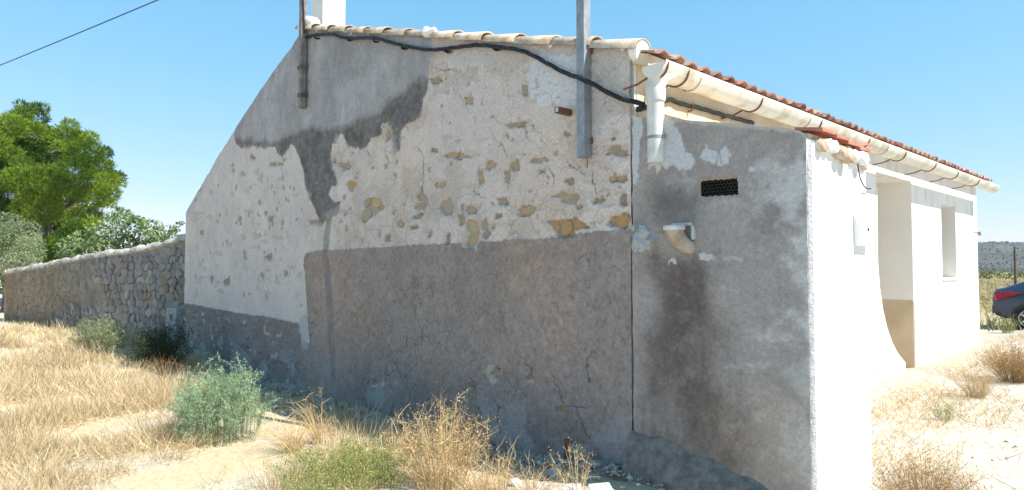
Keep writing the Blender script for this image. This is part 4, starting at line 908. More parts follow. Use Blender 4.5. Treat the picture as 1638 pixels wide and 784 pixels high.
        me = bpy.data.meshes.new('stone'); me.from_pydata(V, [], F); me.update(); k_ = q.uniform(.78, 1.18); hue = q.choice([(.28, .25, .225), (.26, .235, .215), (.32, .285, .25), (.28, .225, .175), (.24, .225, .215)]); vcol_fill(me, np.array(hue) * k_); me.materials.append(M_stone)
        s = bpy.data.objects.new('stone', me); pp = A + d * cx - nrm * .045; s.location = (pp[0], pp[1], c2); link(s); par(s, r); cnt += 1
    # pale plastered block with a small dark niche next to the house
    u0, z0 = hit(296, 545); u1, z1 = hit(280, 492); c = A + d * ((u0 + u1) / 2 + .05) + nrm * .05
    zz = hit(288, 508)[1]
    b = MB(); wv = max(.22, abs(u1 - u0) / 2); X = np.array([d[0], d[1]])
    def slab(s0, s1, za, zb, t0, t1):
        P4 = []
        for t in (t0, t1):
            for z_ in (za, zb):
                for s_ in (s0, s1): p = c + X * s_ + nrm * t; P4.append((p[0], p[1], z_))
        b.add(P4, [(0, 1, 3, 2), (4, 6, 7, 5), (0, 4, 5, 1), (2, 3, 7, 6), (0, 2, 6, 4), (1, 5, 7, 3)])
    slab(-wv, wv, -.2, zz - .07, -.2, .12); slab(-wv, wv, zz + .07, max(z1, zz + .2), -.2, .12); slab(-wv, -.05, zz - .07, zz + .07, -.2, .12); slab(.05, wv, zz - .07, zz + .07, -.2, .12); slab(-.05, .05, zz - .07, zz + .07, -.2, -.06)
    par(b.build('plastered_block', mat('dingy_plaster', (.30, .29, .28), (.42, .41, .40), 9, .95, .5, 35), None, .012), r)
build_field_wall()

# ================================================================ VEGETATION
def rot_rand(n):
    a = rng.normal(size=(n, 3)); a /= np.linalg.norm(a, axis=1)[:, None]; b = rng.normal(size=(n, 3)); b -= (b * a).sum(1)[:, None] * a; b /= np.linalg.norm(b, axis=1)[:, None]
    return a, b
def leaves(name, C, size, asp, colr, parent, material=None, up=0.0, dirs=None):
    """rhombic leaves at points C; size (n,), colr (n,3)"""
    n = len(C); a, b = rot_rand(n)
    if dirs is not None: a = dirs / np.linalg.norm(dirs, axis=1)[:, None]; b = b - (b * a).sum(1)[:, None] * a; b /= np.linalg.norm(b, axis=1)[:, None]
    if up: a = a + np.array([0, 0, up]); a /= np.linalg.norm(a, axis=1)[:, None]
    L = (a * size[:, None]); W = (b * (size * asp)[:, None]); cup = np.cross(a, b) * (size * .12)[:, None]
    V = np.stack([C - L * .5, C - W * .5 + cup, C + L * .5, C + W * .5 + cup], 1).reshape(-1, 3); F = np.arange(4 * n).reshape(n, 4)
    return mesh_np(name, V, F, material or M_veg, parent, np.repeat(colr, 4, 0))
def cmix(n, *cs, j=.12):
    cs = np.array(cs); t = rng.random(n) * (len(cs) - 1); i = np.minimum(t.astype(int), len(cs) - 2); f = (t - i)[:, None]
    return (cs[i] * (1 - f) + cs[i + 1] * f) * (1 + j * rng.normal(size=(n, 1))).clip(.6, 1.5)
def ribbons(name, base, tip, width, colr, parent, bend=None, material=None, seg=3):
    """curved tapering blades from base to tip"""
    n = len(base); d = tip - base; s = np.cross(d, rng.normal(size=(n, 3))); s /= (np.linalg.norm(s, axis=1)[:, None] + 1e-9)
    if bend is None: bend = np.zeros((n, 3))
    V = np.zeros((n, 2 * seg + 1, 3))
    for k in range(seg):
        t = k / seg; c = base + d * t + bend * (4 * t * (1 - t)); w_ = (width * (1 - .75 * t))[:, None]
        V[:, 2 * k] = c - s * w_ * .5; V[:, 2 * k + 1] = c + s * w_ * .5
    V[:, 2 * seg] = tip; m = 2 * seg + 1; b0 = (np.arange(n) * m)[:, None]
    F = [b0 + np.array([[2 * k, 2 * k + 1, 2 * k + 3], [2 * k, 2 * k + 3, 2 * k + 2]]).reshape(1, -1) for k in range(seg - 1)]
    F.append(b0 + np.array([[2 * seg - 2, 2 * seg - 1, 2 * seg]]))
    F = np.concatenate(F, 1).reshape(-1, 3)
    return mesh_np(name, V.reshape(-1, 3), F, material or M_dry, parent, np.repeat(colr, m, 0))
STRAW = [(.46, .34, .19), (.60, .48, .29), (.72, .62, .43)]
def grass():
    # density grows toward the camera side of the field; clumps by noise; bare patches of lime soil
    def field(n, xr, yr, keep):
        X = rng.uniform(*xr, n); Y = rng.uniform(*yr, n); k = keep(X, Y) > rng.random(n); return X[k], Y[k]
    def cl(X, Y): return sst(.36, .58, fbm(X * 1.1, Y * 1.1, 401, 4))
    bp = [(on(2, 0, a, b_)[:2], r_) for a, b_, r_ in ((415, 722, .50), (370, 735, .35), (280, 752, .55), (240, 780, .6), (440, 700, .3), (330, 775, .4))]
    def bare(X, Y):
        m = np.ones_like(X)
        for c, r_ in bp: m = m * (1 - .85 * np.exp(-(((X - c[0]) ** 2 + (Y - c[1]) ** 2) / (r_ * (.45 + .6 * fbm(X * 2.5, Y * 2.5, 441, 3))) ** 2) ** 2))
        return m
    def keepA(X, Y):
        d = np.hypot(X - CAM[0], Y - CAM[1]); rgt = (X - CAM[0]) * math.cos(YAW) + (Y - CAM[1]) * math.sin(YAW); dep = -(X - CAM[0]) * math.sin(YAW) + (Y - CAM[1]) * math.cos(YAW)
        vis = (dep > 2.5) & (rgt > -dep * 1.0 - 1) & (rgt < -dep * .02 + .4)
        vis = vis * bare(X, Y); wallgap = .30 + .70 * sst(-.2, -.9, Y); return vis * (.04 + .96 * cl(X, Y) ** 1.5) * wallgap * sst(26, 9, d) * (.6 + .4 * sst(-1.0, -4.0, X))
    X, Y = field(900000, (-24, 3), (-9, 9), lambda a, b: keepA(a, b) * (b < np.where(a < XL, (a - XL) * -.12 - .15, -.1)))
    Z = gz(X, Y); n = len(X); h = rng.uniform(.05, .20, n) * (.6 + .9 * fbm(X * .7, Y * .7, 411, 3)); lean = rng.normal(size=(n, 2)) * .6
    B = np.stack([X, Y, Z - .01], -1); T = B + np.stack([lean[:, 0] * h, lean[:, 1] * h, h], -1); dist = np.hypot(X - CAM[0], Y - CAM[1])
    bend = np.stack([lean[:, 0] * h * .2, lean[:, 1] * h * .2, h * .1], -1)
    o = ribbons('dry_grass', B, T, .0016 + .00062 * dist, cmix(n, *STRAW, j=.14), None, bend, seg=2); tag(o, 'pale straw coloured dry grass covering the field in front of the gable', 'grass', kind='stuff')
    cx = rng.uniform(-17, -.5, 1700); cy = rng.uniform(-8, 1, 1700); k_ = (keepA(cx, cy) > .12 + .4 * rng.random(1700)) & (cy < np.where(cx < XL, (cx - XL) * -.12 - .4, -.7)); cx = cx[k_]; cy = cy[k_]
    m_ = 46; X = np.repeat(cx, m_) + rng.normal(size=len(cx) * m_) * .09; Y = np.repeat(cy, m_) + rng.normal(size=len(cx) * m_) * .09; n = len(X); hk = np.repeat(rng.uniform(.16, .46, len(cx)), m_); h = hk * rng.uniform(.5, 1.0, n)
    lean = np.repeat(rng.normal(size=(len(cx), 2)) * .25, m_, 0) + rng.normal(size=(n, 2)) * .38; B = np.stack([X, Y, gz(X, Y) - .01], -1); T = B + np.stack([lean[:, 0] * h, lean[:, 1] * h, h], -1); dist = np.hypot(X - CAM[0], Y - CAM[1])
    tone = np.repeat(rng.uniform(.75, 1.15, len(cx)), m_)[:, None]
    o = ribbons('wispy_grass', B, T, .0012 + .0004 * dist, cmix(n, (.44, .29, .15), (.60, .46, .27), (.74, .63, .43), j=.1) * tone, None, np.stack([lean[:, 0] * h * .25, lean[:, 1] * h * .25, h * .12], -1), seg=3); tag(o, 'taller wispy tufts of bleached grass standing in the field', 'grass', kind='stuff')
    # matted litter lying flat
    X, Y = field(260000, (-14, 2.5), (-8, 0), lambda a, b: np.clip(keepA(a, b) * 1.2 + .10 * bare(a, b) * (fbm(a * 3, b * 3, 431, 3) > .5), 0, 1)); n = len(X); a = rng.uniform(0, 6.28, n); l = rng.uniform(.06, .18, n)
    B = np.stack([X, Y, gz(X, Y) + .01 + .02 * rng.random(n)], -1); T = B + np.stack([np.cos(a) * l, np.sin(a) * l, rng.normal(size=n) * .015], -1)
    o = ribbons('straw_litter', B, T, np.full(n, .0036), cmix(n, (.50, .38, .22), (.64, .52, .34), (.76, .67, .49), j=.12), None, seg=2); tag(o, 'flattened straw litter lying on the pale soil', 'straw', kind='stuff')
    # right-hand yard: thin tufts
    def keepR(X, Y):
        return (.10 + sst(.44, .64, fbm(X * .9, Y * .9, 421, 4))) * sst(.15, .9, X - AX * (Y < AY + .3))
    X, Y = field(190000, (.2, 14), (-1, 20), keepR); n = len(X); h = rng.uniform(.03, .14, n); lean = rng.normal(size=(n, 2)) * .8
    B = np.stack([X, Y, gz(X, Y) - .01], -1); T = B + np.stack([lean[:, 0] * h, lean[:, 1] * h, h], -1)
    o = ribbons('yard_grass', B, T, np.full(n, .006), cmix(n, (.40, .25, .11), (.58, .42, .22), (.66, .52, .31), j=.14), None, seg=2); tag(o, 'thin dry grass scattered over the white yard soil', 'grass', kind='stuff')
    # far field
    n = 30000; Y = 14 + 90 * rng.random(n) ** 1.6; X = rng.uniform(-1, 1, n) * (6 + Y * .45); k_ = (X > 1.5) | (Y > 16); X = X[k_]; Y = Y[k_]; n = len(X); h = rng.uniform(.15, .5, n); l2 = rng.normal(size=(n, 2)) * .4
    B = np.stack([X, Y, gz(X, Y) * 0 - .15], -1); T = B + np.stack([l2[:, 0] * h, l2[:, 1] * h, h], -1)
    o = ribbons('far_field_grass', B, T, np.full(n, .06), cmix(n, (.30, .23, .10), (.48, .38, .19), j=.15), None, seg=2); tag(o, 'dry yellow grass of the far field behind the car', 'grass', kind='stuff')
grass()

def stems_plant(name, label, cat, px, py, hpx, wpx, nst, stem_c, leaf_c, leaf_n=0, leaf_s=.02, leaf_asp=.3, sw=.005, spread=.5, droop=.0, lean=(0, 0), branch=3, group=None, wide=1.0, y_off=0, leafmul=.7):
    """many-stemmed plant whose foot stands at photo pixel (px,py) on the ground; hpx/wpx its size there"""
    p = on(2, 0.0, px, py); p[2] = gzf(p[0], p[1]); dep = -(p[0] - CAM[0]) * math.sin(YAW) + (p[1] - CAM[1]) * math.cos(YAW)
    H = hpx * dep / FPX; W = wpx * dep / FPX
    r = empty(name, tuple(p), label, cat, group)
    th = rng.uniform(0, 6.283, nst); rad = np.sqrt(rng.random(nst)); foot = np.stack([np.cos(th) * rad, np.sin(th) * rad, np.zeros(nst)], -1) * W * .5 * (1 - spread)
    hh = H * rng.uniform(.55, 1.0, nst) * (1 - .35 * rad ** 2)
    out = np.stack([np.cos(th) * rad, np.sin(th) * rad, np.zeros(nst)], -1) * W * .5 * spread * wide + np.array([lean[0], lean[1], 0]) * hh[:, None]
    tip = foot + out + np.stack([0 * hh, 0 * hh, hh], -1) + rng.normal(size=(nst, 3)) * H * .05
    bend = np.stack([-out[:, 0] * .12, -out[:, 1] * .12, hh * (.06 + droop)], -1)
    if droop: tip[:, 2] -= hh * droop * 2.0 * rng.random(nst)
    tip[:, 2] = np.maximum(tip[:, 2], .02)
    f0 = foot.copy(); f0[:, 2] -= .03
    bs, ts, ws, bd = [f0], [tip], [np.full(nst, sw)], [bend]
    def along(t, i): t = t[:, None]; return f0[i] + (tip - f0)[i] * t + bend[i] * (4 * t * (1 - t))
    for k in range(branch):
        i = np.arange(nst); t = rng.uniform(.25, .95, nst); b_ = along(t, i); L = H * rng.uniform(.10, .28, nst); dr = rng.normal(size=(nst, 3)) * .7 + np.array([0, 0, .7]) ; dr /= np.linalg.norm(dr, axis=1)[:, None]
        bs.append(b_); ts.append(b_ + dr * L[:, None]); ws.append(np.full(nst, sw * .6)); bd.append(rng.normal(size=(nst, 3)) * H * .02)
    B = np.concatenate(bs); T = np.concatenate(ts); Wd = np.concatenate(ws); Bd = np.concatenate(bd)
    ribbons('stems', B, T, Wd, cmix(len(B), *stem_c), r, Bd, M_dry, 4)
    if leaf_n:
        i = rng.integers(0, len(B), leaf_n); t = .03 + .97 * rng.random(leaf_n) ** .95; C = B[i] + (T - B)[i] * t[:, None] + Bd[i] * (4 * t * (1 - t))[:, None] + rng.normal(size=(leaf_n, 3)) * leaf_s * leafmul
        C[:, 2] = np.maximum(C[:, 2], .01)
        dirs = (T - B)[i] / np.linalg.norm((T - B)[i], axis=1)[:, None] + rng.normal(size=(leaf_n, 3)) * .7
        leaves('foliage', C, leaf_s * rng.uniform(.6, 1.3, leaf_n), leaf_asp, cmix(leaf_n, *leaf_c), r, dirs=dirs)
    return r
DRYC = [(.42, .27, .12), (.62, .45, .22), (.76, .60, .35)]
stems_plant('sage_shrub', 'upright grey green feathery shrub in the sun in front of the gable', 'shrub', 350, 694, 132, 152, 150, [(.18, .20, .12), (.28, .32, .20)], [(.18, .31, .165), (.31, .45, .26), (.50, .58, .38)], 40000, .019, .24, .006, .18, branch=3, leafmul=.45)
stems_plant('pale_shrub', 'rounded pale green shrub at the edge of shade by the stone wall', 'shrub', 160, 566, 66, 100, 130, [(.26, .26, .14), (.36, .34, .20)], [(.22, .27, .13), (.34, .38, .22)], 9000, .035, .28, .007, .6, branch=5)
stems_plant('shaded_shrub', 'green shrub coloured dark for the shadow where stone wall meets house', 'shrub', 258, 582, 72, 100, 110, [(.07, .06, .035), (.12, .10, .06)], [(.03, .05, .026), (.06, .09, .045)], 7000, .04, .3, .007, .5, branch=5)  # stem and leaf colours darkened to hold the deep house shadow
stems_plant('low_green_plant', 'low yellow green plant mat in sun below the cracked dado', 'plant', 552, 774, 74, 235, 300, [(.26, .28, .09), (.40, .38, .16)], [(.16, .24, .05), (.28, .34, .09), (.42, .40, .16)], 11000, .016, .4, .004, .35, branch=4)
stems_plant('dry_weed', 'arching dry straw weed leaning left between sage shrub and green plant', 'weed', 510, 702, 78, 120, 90, DRYC, None, 0, sw=.005, spread=.9, droop=.25, lean=(-.5, -.2), branch=2)
stems_plant('dry_weed', 'tallest dry branching weed bush against the grey dado', 'weed', 706, 776, 155, 190, 230, DRYC, [(.50, .36, .18), (.66, .52, .30)], 3600, .016, .35, .005, .6, branch=5)
stems_plant('dry_weed', 'wide sprawl of straw weed just left of the low green plant', 'weed', 470, 716, 62, 150, 150, DRYC, None, 0, sw=.0045, spread=.9, droop=.22, lean=(-.4, -.1), branch=2)
stems_plant('dry_weed', 'straw weed clump rising behind the low green plant', 'weed', 630, 735, 70, 110, 80, DRYC, [(.50, .36, .18), (.66, .52, .30)], 700, .014, .35, .0045, .7, branch=4)
stems_plant('dry_weed', 'low straw weed spread at the bottom edge beside the white blocks', 'weed', 850, 796, 70, 140, 70, DRYC, None, 0, sw=.0045, spread=.9, droop=.15, branch=3)
stems_plant('dry_weed', 'golden weed tuft at the bottom edge right of the tallest weed bush', 'weed', 770, 800, 95, 120, 110, DRYC, None, 0, sw=.0045, spread=.75, branch=3)
stems_plant('dry_weed', 'thin dry weed twigs standing before the joint of gable and lean-to', 'weed', 925, 800, 110, 130, 22, DRYC, [(.50, .36, .18), (.66, .52, .30)], 400, .014, .35, .005, .8, branch=4)
stems_plant('dry_weed', 'small dry weed tuft at the shaded foot of the gable right of the tallest weed', 'weed', 800, 785, 95, 90, 40, DRYC, None, 0, sw=.005, spread=.7, branch=4)
stems_plant('dry_weed', 'single pale dry stalk rising before the wall above the arching weed', 'weed', 512, 672, 82, 30, 5, DRYC, [(.5, .4, .25), (.6, .5, .32)], 220, .02, .35, .006, .5, lean=(-.15, 0), branch=4)
stems_plant('dry_weed', 'reddish dry weed stalks beside the shaded shrub', 'weed', 265, 610, 60, 90, 60, [(.28, .15, .07), (.44, .28, .13)], None, 0, sw=.006, spread=.8, droop=.1, branch=3)
stems_plant('dry_weed', 'dry brown weed skirt under the grey green shrub', 'weed', 315, 706, 34, 130, 90, DRYC, None, 0, sw=.004, spread=.8, droop=.15, branch=2)
stems_plant('dry_bush', 'dense brown dry bush at the right edge near the car', 'bush', 1622, 628, 70, 100, 260, [(.30, .18, .08), (.46, .31, .15)], [(.40, .27, .12), (.52, .38, .2)], 3000, .02, .4, .006, .7, branch=5)
stems_plant('dry_bush', 'loose pale dry bush in the middle of the white yard', 'bush', 1562, 648, 62, 95, 130, [(.42, .29, .14), (.6, .45, .25)], None, 0, sw=.005, spread=.8, branch=5)
stems_plant('dry_bush', 'brown dry bush at the bottom edge beside the white lean-to', 'bush', 1480, 830, 132, 210, 330, [(.30, .17, .07), (.50, .33, .15)], [(.36, .23, .10), (.50, .35, .17)], 5200, .014, .4, .004, .8, branch=5)
stems_plant('yard_plant', 'small green sprig on the white yard soil', 'plant', 1512, 682, 36, 60, 40, [(.28, .32, .12), (.40, .36, .18)], [(.22, .28, .1), (.34, .36, .16)], 500, .016, .4, .004, .7, branch=3)
stems_plant('yard_plant', 'green weed tuft growing by the rear of the parked car', 'plant', 1612, 534, 34, 50, 60, [(.22, .24, .09), (.34, .31, .14)], [(.18, .22, .08), (.3, .3, .13)], 900, .03, .4, .007, .7, branch=3)

def tree(name, label, base, trunk_h, trunk_r, clumps, tuft, colors, leaf, group=None, mode='needle'):
    r = empty(name, tuple(base), label, 'tree', group); base = np.array(base)
    b = MB(); top = np.array([0, 0, trunk_h]); b.tube([(0, 0, -.2), (.05 * trunk_h * .3, .03, trunk_h * .5), tuple(top)], [trunk_r, trunk_r * .8, trunk_r * .55], 9)
    for c, rad in clumps[:: max(1, len(clumps) // 26)]:
        c = np.array(c); s = top * random.uniform(.5, 1.0); m = (s + c) / 2 + np.array([0, 0, -.25]); b.tube(smooth_path([s, m, s + (c - s) * .8], 4), [trunk_r * (.40 - .042 * i) + .008 for i in range(9)], 6)
    b.build('trunk', M_bark, r)
    Cs = []; Ds = []; Cl = []
    for c, rad in clumps:
        c = np.array(c); n = int(tuft * rad ** 2); d = rng.normal(size=(n, 3)); d /= np.linalg.norm(d, axis=1)[:, None]
        rr = rad * (.45 + .55 * rng.random(n) ** .5) * np.array([1]); lump = .8 + .45 * vn(d[:, 0] * 2.5 + c[0] * 3, d[:, 2] * 2.5 + d[:, 1] * 2 + c[2], 7)
        Cs.append(c + d * (rr * lump)[:, None] * np.array([1, 1, .75])); Ds.append(d + np.array([0, 0, .55]))
        k = random.uniform(0, 1); base_c = np.array(colors[0]) * (1 - k) + np.array(colors[1]) * k; Cl.append(base_c * (1 + .18 * rng.normal(size=(n, 1))).clip(.6, 1.5))
    C = np.concatenate(Cs); D = np.concatenate(Ds); K = np.concatenate(Cl); n = len(C)
    if mode == 'needle':
        rep = 3; C = np.repeat(C, rep, 0); D = np.repeat(D, rep, 0) + rng.normal(size=(n * rep, 3)) * .45; K = np.repeat(K, rep, 0)
        leaves('crown', C + D * leaf[0] * .4, leaf[0] * rng.uniform(.7, 1.3, n * rep), leaf[1], K, r, dirs=D)
    else: leaves('crown', C, leaf[0] * rng.uniform(.6, 1.3, n), leaf[1], K, r)
    return r
def px_clumps(base, dep, spec, scatter, seed, k=.8):
    """clump centres given where they show in the photo, set at real depths round the trunk"""
    q = random.Random(seed); out = []
    for px, py, rp in spec:
        dd = dep + q.uniform(-scatter, scatter); p = at_depth(px, py, dd); out.append((tuple(p - np.array(base)), rp * dd / FPX * k))
    return out
def build_trees():
    dep = 31; base = at_depth(70, 480, dep); base[2] = 0
    spec = [(18, 205, 32), (-20, 225, 45), (50, 215, 30), (105, 222, 30), (85, 250, 34), (140, 245, 30), (122, 270, 32), (168, 290, 26), (150, 315, 30), (175, 312, 18), (110, 305, 36), (70, 290, 40), (30, 260, 40), (-10, 280, 45), (20, 310, 42), (60, 335, 40), (105, 345, 34), (140, 350, 28), (-40, 330, 50), (30, 365, 40), (75, 380, 38), (115, 385, 32), (0, 240, 40), (120, 240, 26), (160, 268, 22), (40, 290, 36), (90, 320, 34), (10, 345, 40), (60, 190, 18), (30, 190, 18), (130, 225, 18), (180, 285, 14), (45, 240, 30), (-60, 260, 50), (-90, 300, 50), (85, 220, 20), (20, 400, 36), (60, 405, 32), (-10, 395, 40), (95, 405, 28), (40, 385, 34), (130, 380, 26), (-50, 390, 45)]
    tree('pine_tree', 'large bright green pine tree rising behind the stone wall', base, 4.5, .28, px_clumps(base, dep, spec + [(a + random.uniform(-28, 28), b + random.uniform(-22, 22), c * .48) for a, b, c in spec for _ in (0, 1)], 3.2, 3, .80), 2100, ((.055, .125, .012), (.22, .31, .026)), (.175, .16))
    dep = 25; base = at_depth(10, 490, dep); base[2] = 0
    spec = [(5, 360, 30), (35, 372, 28), (-20, 380, 40), (20, 395, 32), (48, 395, 22), (0, 425, 36), (30, 425, 30), (-40, 420, 40), (15, 450, 30), (45, 420, 16)]
    tree('olive_tree', 'grey green olive tree at the left edge beyond the stone wall end', base, 1.2, .2, px_clumps(base, dep, spec + [(a + 12, b + 12, c * .6) for a, b, c in spec], .8, 5, 1.05), 2600, ((.20, .25, .13), (.30, .35, .19)), (.085, .30), mode='leaf')
    dep = 19; base = at_depth(205, 470, dep); base[2] = 0
    spec = [(195, 352, 20), (160, 372, 24), (185, 380, 24), (215, 362, 20), (240, 362, 18), (225, 378, 20), (262, 370, 14), (135, 385, 22), (120, 400, 18), (280, 366, 9), (206, 345, 12), (180, 348, 12), (250, 380, 14), (150, 395, 20), (288, 358, 6), (110, 390, 16), (170, 400, 22), (205, 392, 22), (235, 395, 20), (262, 388, 16), (130, 410, 18), (100, 405, 14), (192, 335, 8), (218, 350, 10), (274, 378, 12)]
    tree('fig_tree', 'broad leaved fig tree showing over the stone wall beside the gable', base, 1.3, .09, px_clumps(base, dep, spec, .5, 6, 1.0), 1500, ((.12, .19, .07), (.24, .32, .14)), (.115, .55), mode='leaf')
build_trees()
def hill_scrub():
    C = HILL['pts']; n = len(C); o = leaves('hill_scrub', C, rng.uniform(.8, 2.0, n), .7, cmix(n, (.065, .07, .056), (.085, .088, .068), (.12, .112, .09)), None); tag(o, 'dark scrub covering the far hillside on the horizon', 'scrub', kind='stuff')
def far_scrub():
    n = 1500; Y = 75 + 360 * rng.random(n); X = rng.uniform(-1, 1, n) * (10 + Y * .6); Cs = []; K = []
    for i in range(n):
        m = 30; r_ = rng.uniform(.4, 1.3); d = rng.normal(size=(m, 3)) * r_ * np.array([.6, .6, .35]); Cs.append(np.array([X[i], Y[i], .2 + r_ * .4]) + d); c = np.array([.12, .13, .05]) * rng.uniform(.7, 1.5) + np.array([.06, .03, 0]) * rng.random(); K.append(np.repeat(c[None], m, 0))
    C = np.concatenate(Cs); C[:, 2] = np.maximum(C[:, 2], .1); leaves_o = leaves('far_scrub', C, rng.uniform(.25, .5, len(C)), .6, np.concatenate(K), None)
    tag(leaves_o, 'olive scrub dotted over the plain below the hills', 'scrub', kind='stuff')
far_scrub(); hill_scrub()

# ================================================================ RUBBLE at the foot of the wall
def soil_bank():
    n, m = 260, 14; xs = np.linspace(XL, .1, n); V = []
    for j in range(m):
        t = j / (m - 1); y = -.012 - t * (.34 + .35 * fbm(xs * .8, xs * 0 + 2, 501, 3)); h = (.10 * fbm(xs * .9, xs * 0 + 5, 503, 4) + .01) * (1 - t) ** 1.5 + .07 * (fbm(xs * 7, y * 7, 505, 4) - .5) * (1 - t * .8)
        V.append(np.stack([xs, y, gz(xs, y) + h - .03 * t], -1))
    o = mesh_np('soil_bank', np.array(V).reshape(-1, 3), grid_faces(m, n)[:, ::-1], mat('grey_debris_soil', (.26, .185, .14), (.46, .36, .29), 7, .97, .9, 30, fine=.3), smooth=True); tag(o, kind='structure')
    k = 1300; X = rng.uniform(XL, 1.4, k); Y = -.02 - np.abs(rng.normal(size=k)) * .26; X = np.concatenate([X, rng.normal(size=260) * .35 - 2.2, rng.normal(size=260) * .5 - .6, rng.normal(size=200) * .4 - 4.6]); Y = np.concatenate([Y, -.1 - np.abs(rng.normal(size=720)) * .2]); k = len(X)
    r_ = rng.uniform(.006, .026, k) * (.6 + rng.random(k)); base = np.array([[1, 0, 0], [0, 1, 0], [-1, 0, 0], [0, -1, 0], [0, 0, .7], [0, 0, -.7]]); V = base[None] * r_[:, None, None] * rng.uniform(.6, 1.3, (k, 6, 1)) + rng.normal(size=(k, 6, 3)) * r_[:, None, None] * .2
    a = rng.uniform(0, 6.28, k); c, s_ = np.cos(a)[:, None], np.sin(a)[:, None]; V = np.stack([V[..., 0] * c - V[..., 1] * s_, V[..., 0] * s_ + V[..., 1] * c, V[..., 2]], -1)
    V += np.stack([X, Y, gz(X, Y) + np.where(Y > -.35, .05, .015)], -1)[:, None]
    F = np.array([[0, 1, 4], [1, 2, 4], [2, 3, 4], [3, 0, 4], [1, 0, 5], [2, 1, 5], [3, 2, 5], [0, 3, 5]])
    o = mesh_np('gravel', V.reshape(-1, 3), (np.arange(k)[:, None, None] * 6 + F[None]).reshape(-1, 3), M_stone, None, np.repeat(cmix(k, (.30, .23, .18), (.47, .40, .34), (.63, .57, .50)), 6, 0)); tag(o, 'loose gravel and plaster crumbs strewn along the foot of the gable', 'gravel', kind='stuff')
soil_bank()
def yard_pebbles():
    k = 1100; X = 1.5 + np.abs(rng.normal(size=k)) * 3.2; Y = rng.uniform(-.5, 18, k); r_ = rng.uniform(.006, .022, k) * (.5 + rng.random(k)); base = np.array([[1, 0, 0], [0, 1, 0], [-1, 0, 0], [0, -1, 0], [0, 0, .7], [0, 0, -.7]]); V = base[None] * r_[:, None, None] * rng.uniform(.6, 1.3, (k, 6, 1)) + rng.normal(size=(k, 6, 3)) * r_[:, None, None] * .25
    V += np.stack([X, Y, gz(X, Y) + r_ * .25], -1)[:, None]; F = np.array([[0, 1, 4], [1, 2, 4], [2, 3, 4], [3, 0, 4], [1, 0, 5], [2, 1, 5], [3, 2, 5], [0, 3, 5]])
    o = mesh_np('yard_gravel', V.reshape(-1, 3), (np.arange(k)[:, None, None] * 6 + F[None]).reshape(-1, 3), M_stone, None, np.repeat(cmix(k, (.42, .37, .30), (.52, .47, .40), (.62, .59, .54)), 6, 0)); tag(o, 'small pale stones scattered over the white yard', 'gravel', kind='stuff')
yard_pebbles()
def rubble():
    protos = []
    for k in range(6):
        q = random.Random(33 + k); bm = bmesh.new(); bmesh.ops.create_icosphere(bm, subdivisions=1, radius=1)
        for v_ in bm.verts: v_.co *= q.uniform(.7, 1.15); v_.co.z *= .75
        me = bpy.data.meshes.new('rubble_stone'); bm.to_mesh(me); bm.free(); me.materials.append([M_lime, M_mortar, M_mortar, M_conc, M_mortar, M_lime][k]); protos.append(me)
    q = random.Random(8)
    spots = [(585, 668, 13), (600, 676, 11), (575, 682, 12), (612, 668, 10), (592, 660, 9), (560, 690, 8), (620, 684, 9), (603, 690, 10), (445, 640, 12), (462, 634, 13), (478, 645, 11), (455, 652, 9), (490, 640, 10), (535, 655, 10), (815, 748, 12), (830, 755, 12), (845, 748, 10), (885, 752, 14), (870, 760, 10), (825, 770, 13), (860, 775, 9), (640, 700, 8), (770, 735, 10), (745, 725, 8)]
    ORD = ['first', 'second', 'third', 'fourth', 'fifth', 'sixth', 'seventh', 'eighth', 'ninth', 'tenth', 'eleventh', 'twelfth']; seen = {}
    for px, py, rp in sorted(spots):
        p = on(2, 0, px, py); p[1] = min(p[1], -.05); dep = -(p[0] - CAM[0]) * math.sin(YAW) + (p[1] - CAM[1]) * math.cos(YAW)
        o = bpy.data.objects.new('rubble_stone', q.choice(protos)); s = rp * dep / FPX; o.location = (p[0], p[1], gzf(p[0], p[1]) + s * .35); o.scale = (s * q.uniform(.8, 1.3), s, s * q.uniform(.6, .9)); o.rotation_euler = (q.uniform(-.3, .3), q.uniform(-.3, .3), q.uniform(0, 6)); link(o)
        hp_ = 'right of the sage shrub' if px < 545 else 'behind the low green plant' if px < 780 else 'near the rusty iron strip'; k_ = seen.get(hp_, 0); seen[hp_] = k_ + 1
        tag(o, ORD[k_] + ' pale plaster lump from the left in the heap ' + hp_, 'rubble', 'rubble heap ' + hp_)
    for px, py, wv, lab in ((915, 780, .14, 'left one of two sunlit white broken blocks at the bottom edge'), (960, 779, .16, 'right one of two sunlit white broken blocks at the bottom edge')):
        p = on(2, .03, px, py); a = q.uniform(-.2, .2) + YAW
        b = MB().box(-wv / 2, wv / 2, -.05, .05, -.05, .05).add([(wv * .15, -.045, .05), (wv * .46, -.04, .05), (wv * .4, .04, .05), (wv * .28, 0, .075)], [(0, 1, 3), (1, 2, 3), (2, 0, 3)]); o = b.build('broken_block', M_lime, None, .012); o.location = (p[0], p[1], gzf(p[0], p[1]) + .02); o.rotation_euler = (.08, -.06, a); tag(o, lab, 'block')
    # rusty plate standing in the ground
    p = on(1, -.06, 906, 720); o = MB().box(-.02, .02, -.006, .006, -.2, .10).build('rusty_strip', M_rust, None); o.location = tuple(p); o.rotation_euler = (.05, .05, .3); tag(o, 'rusty iron strip sticking up at the foot of the gable', 'metal strip')
rubble()

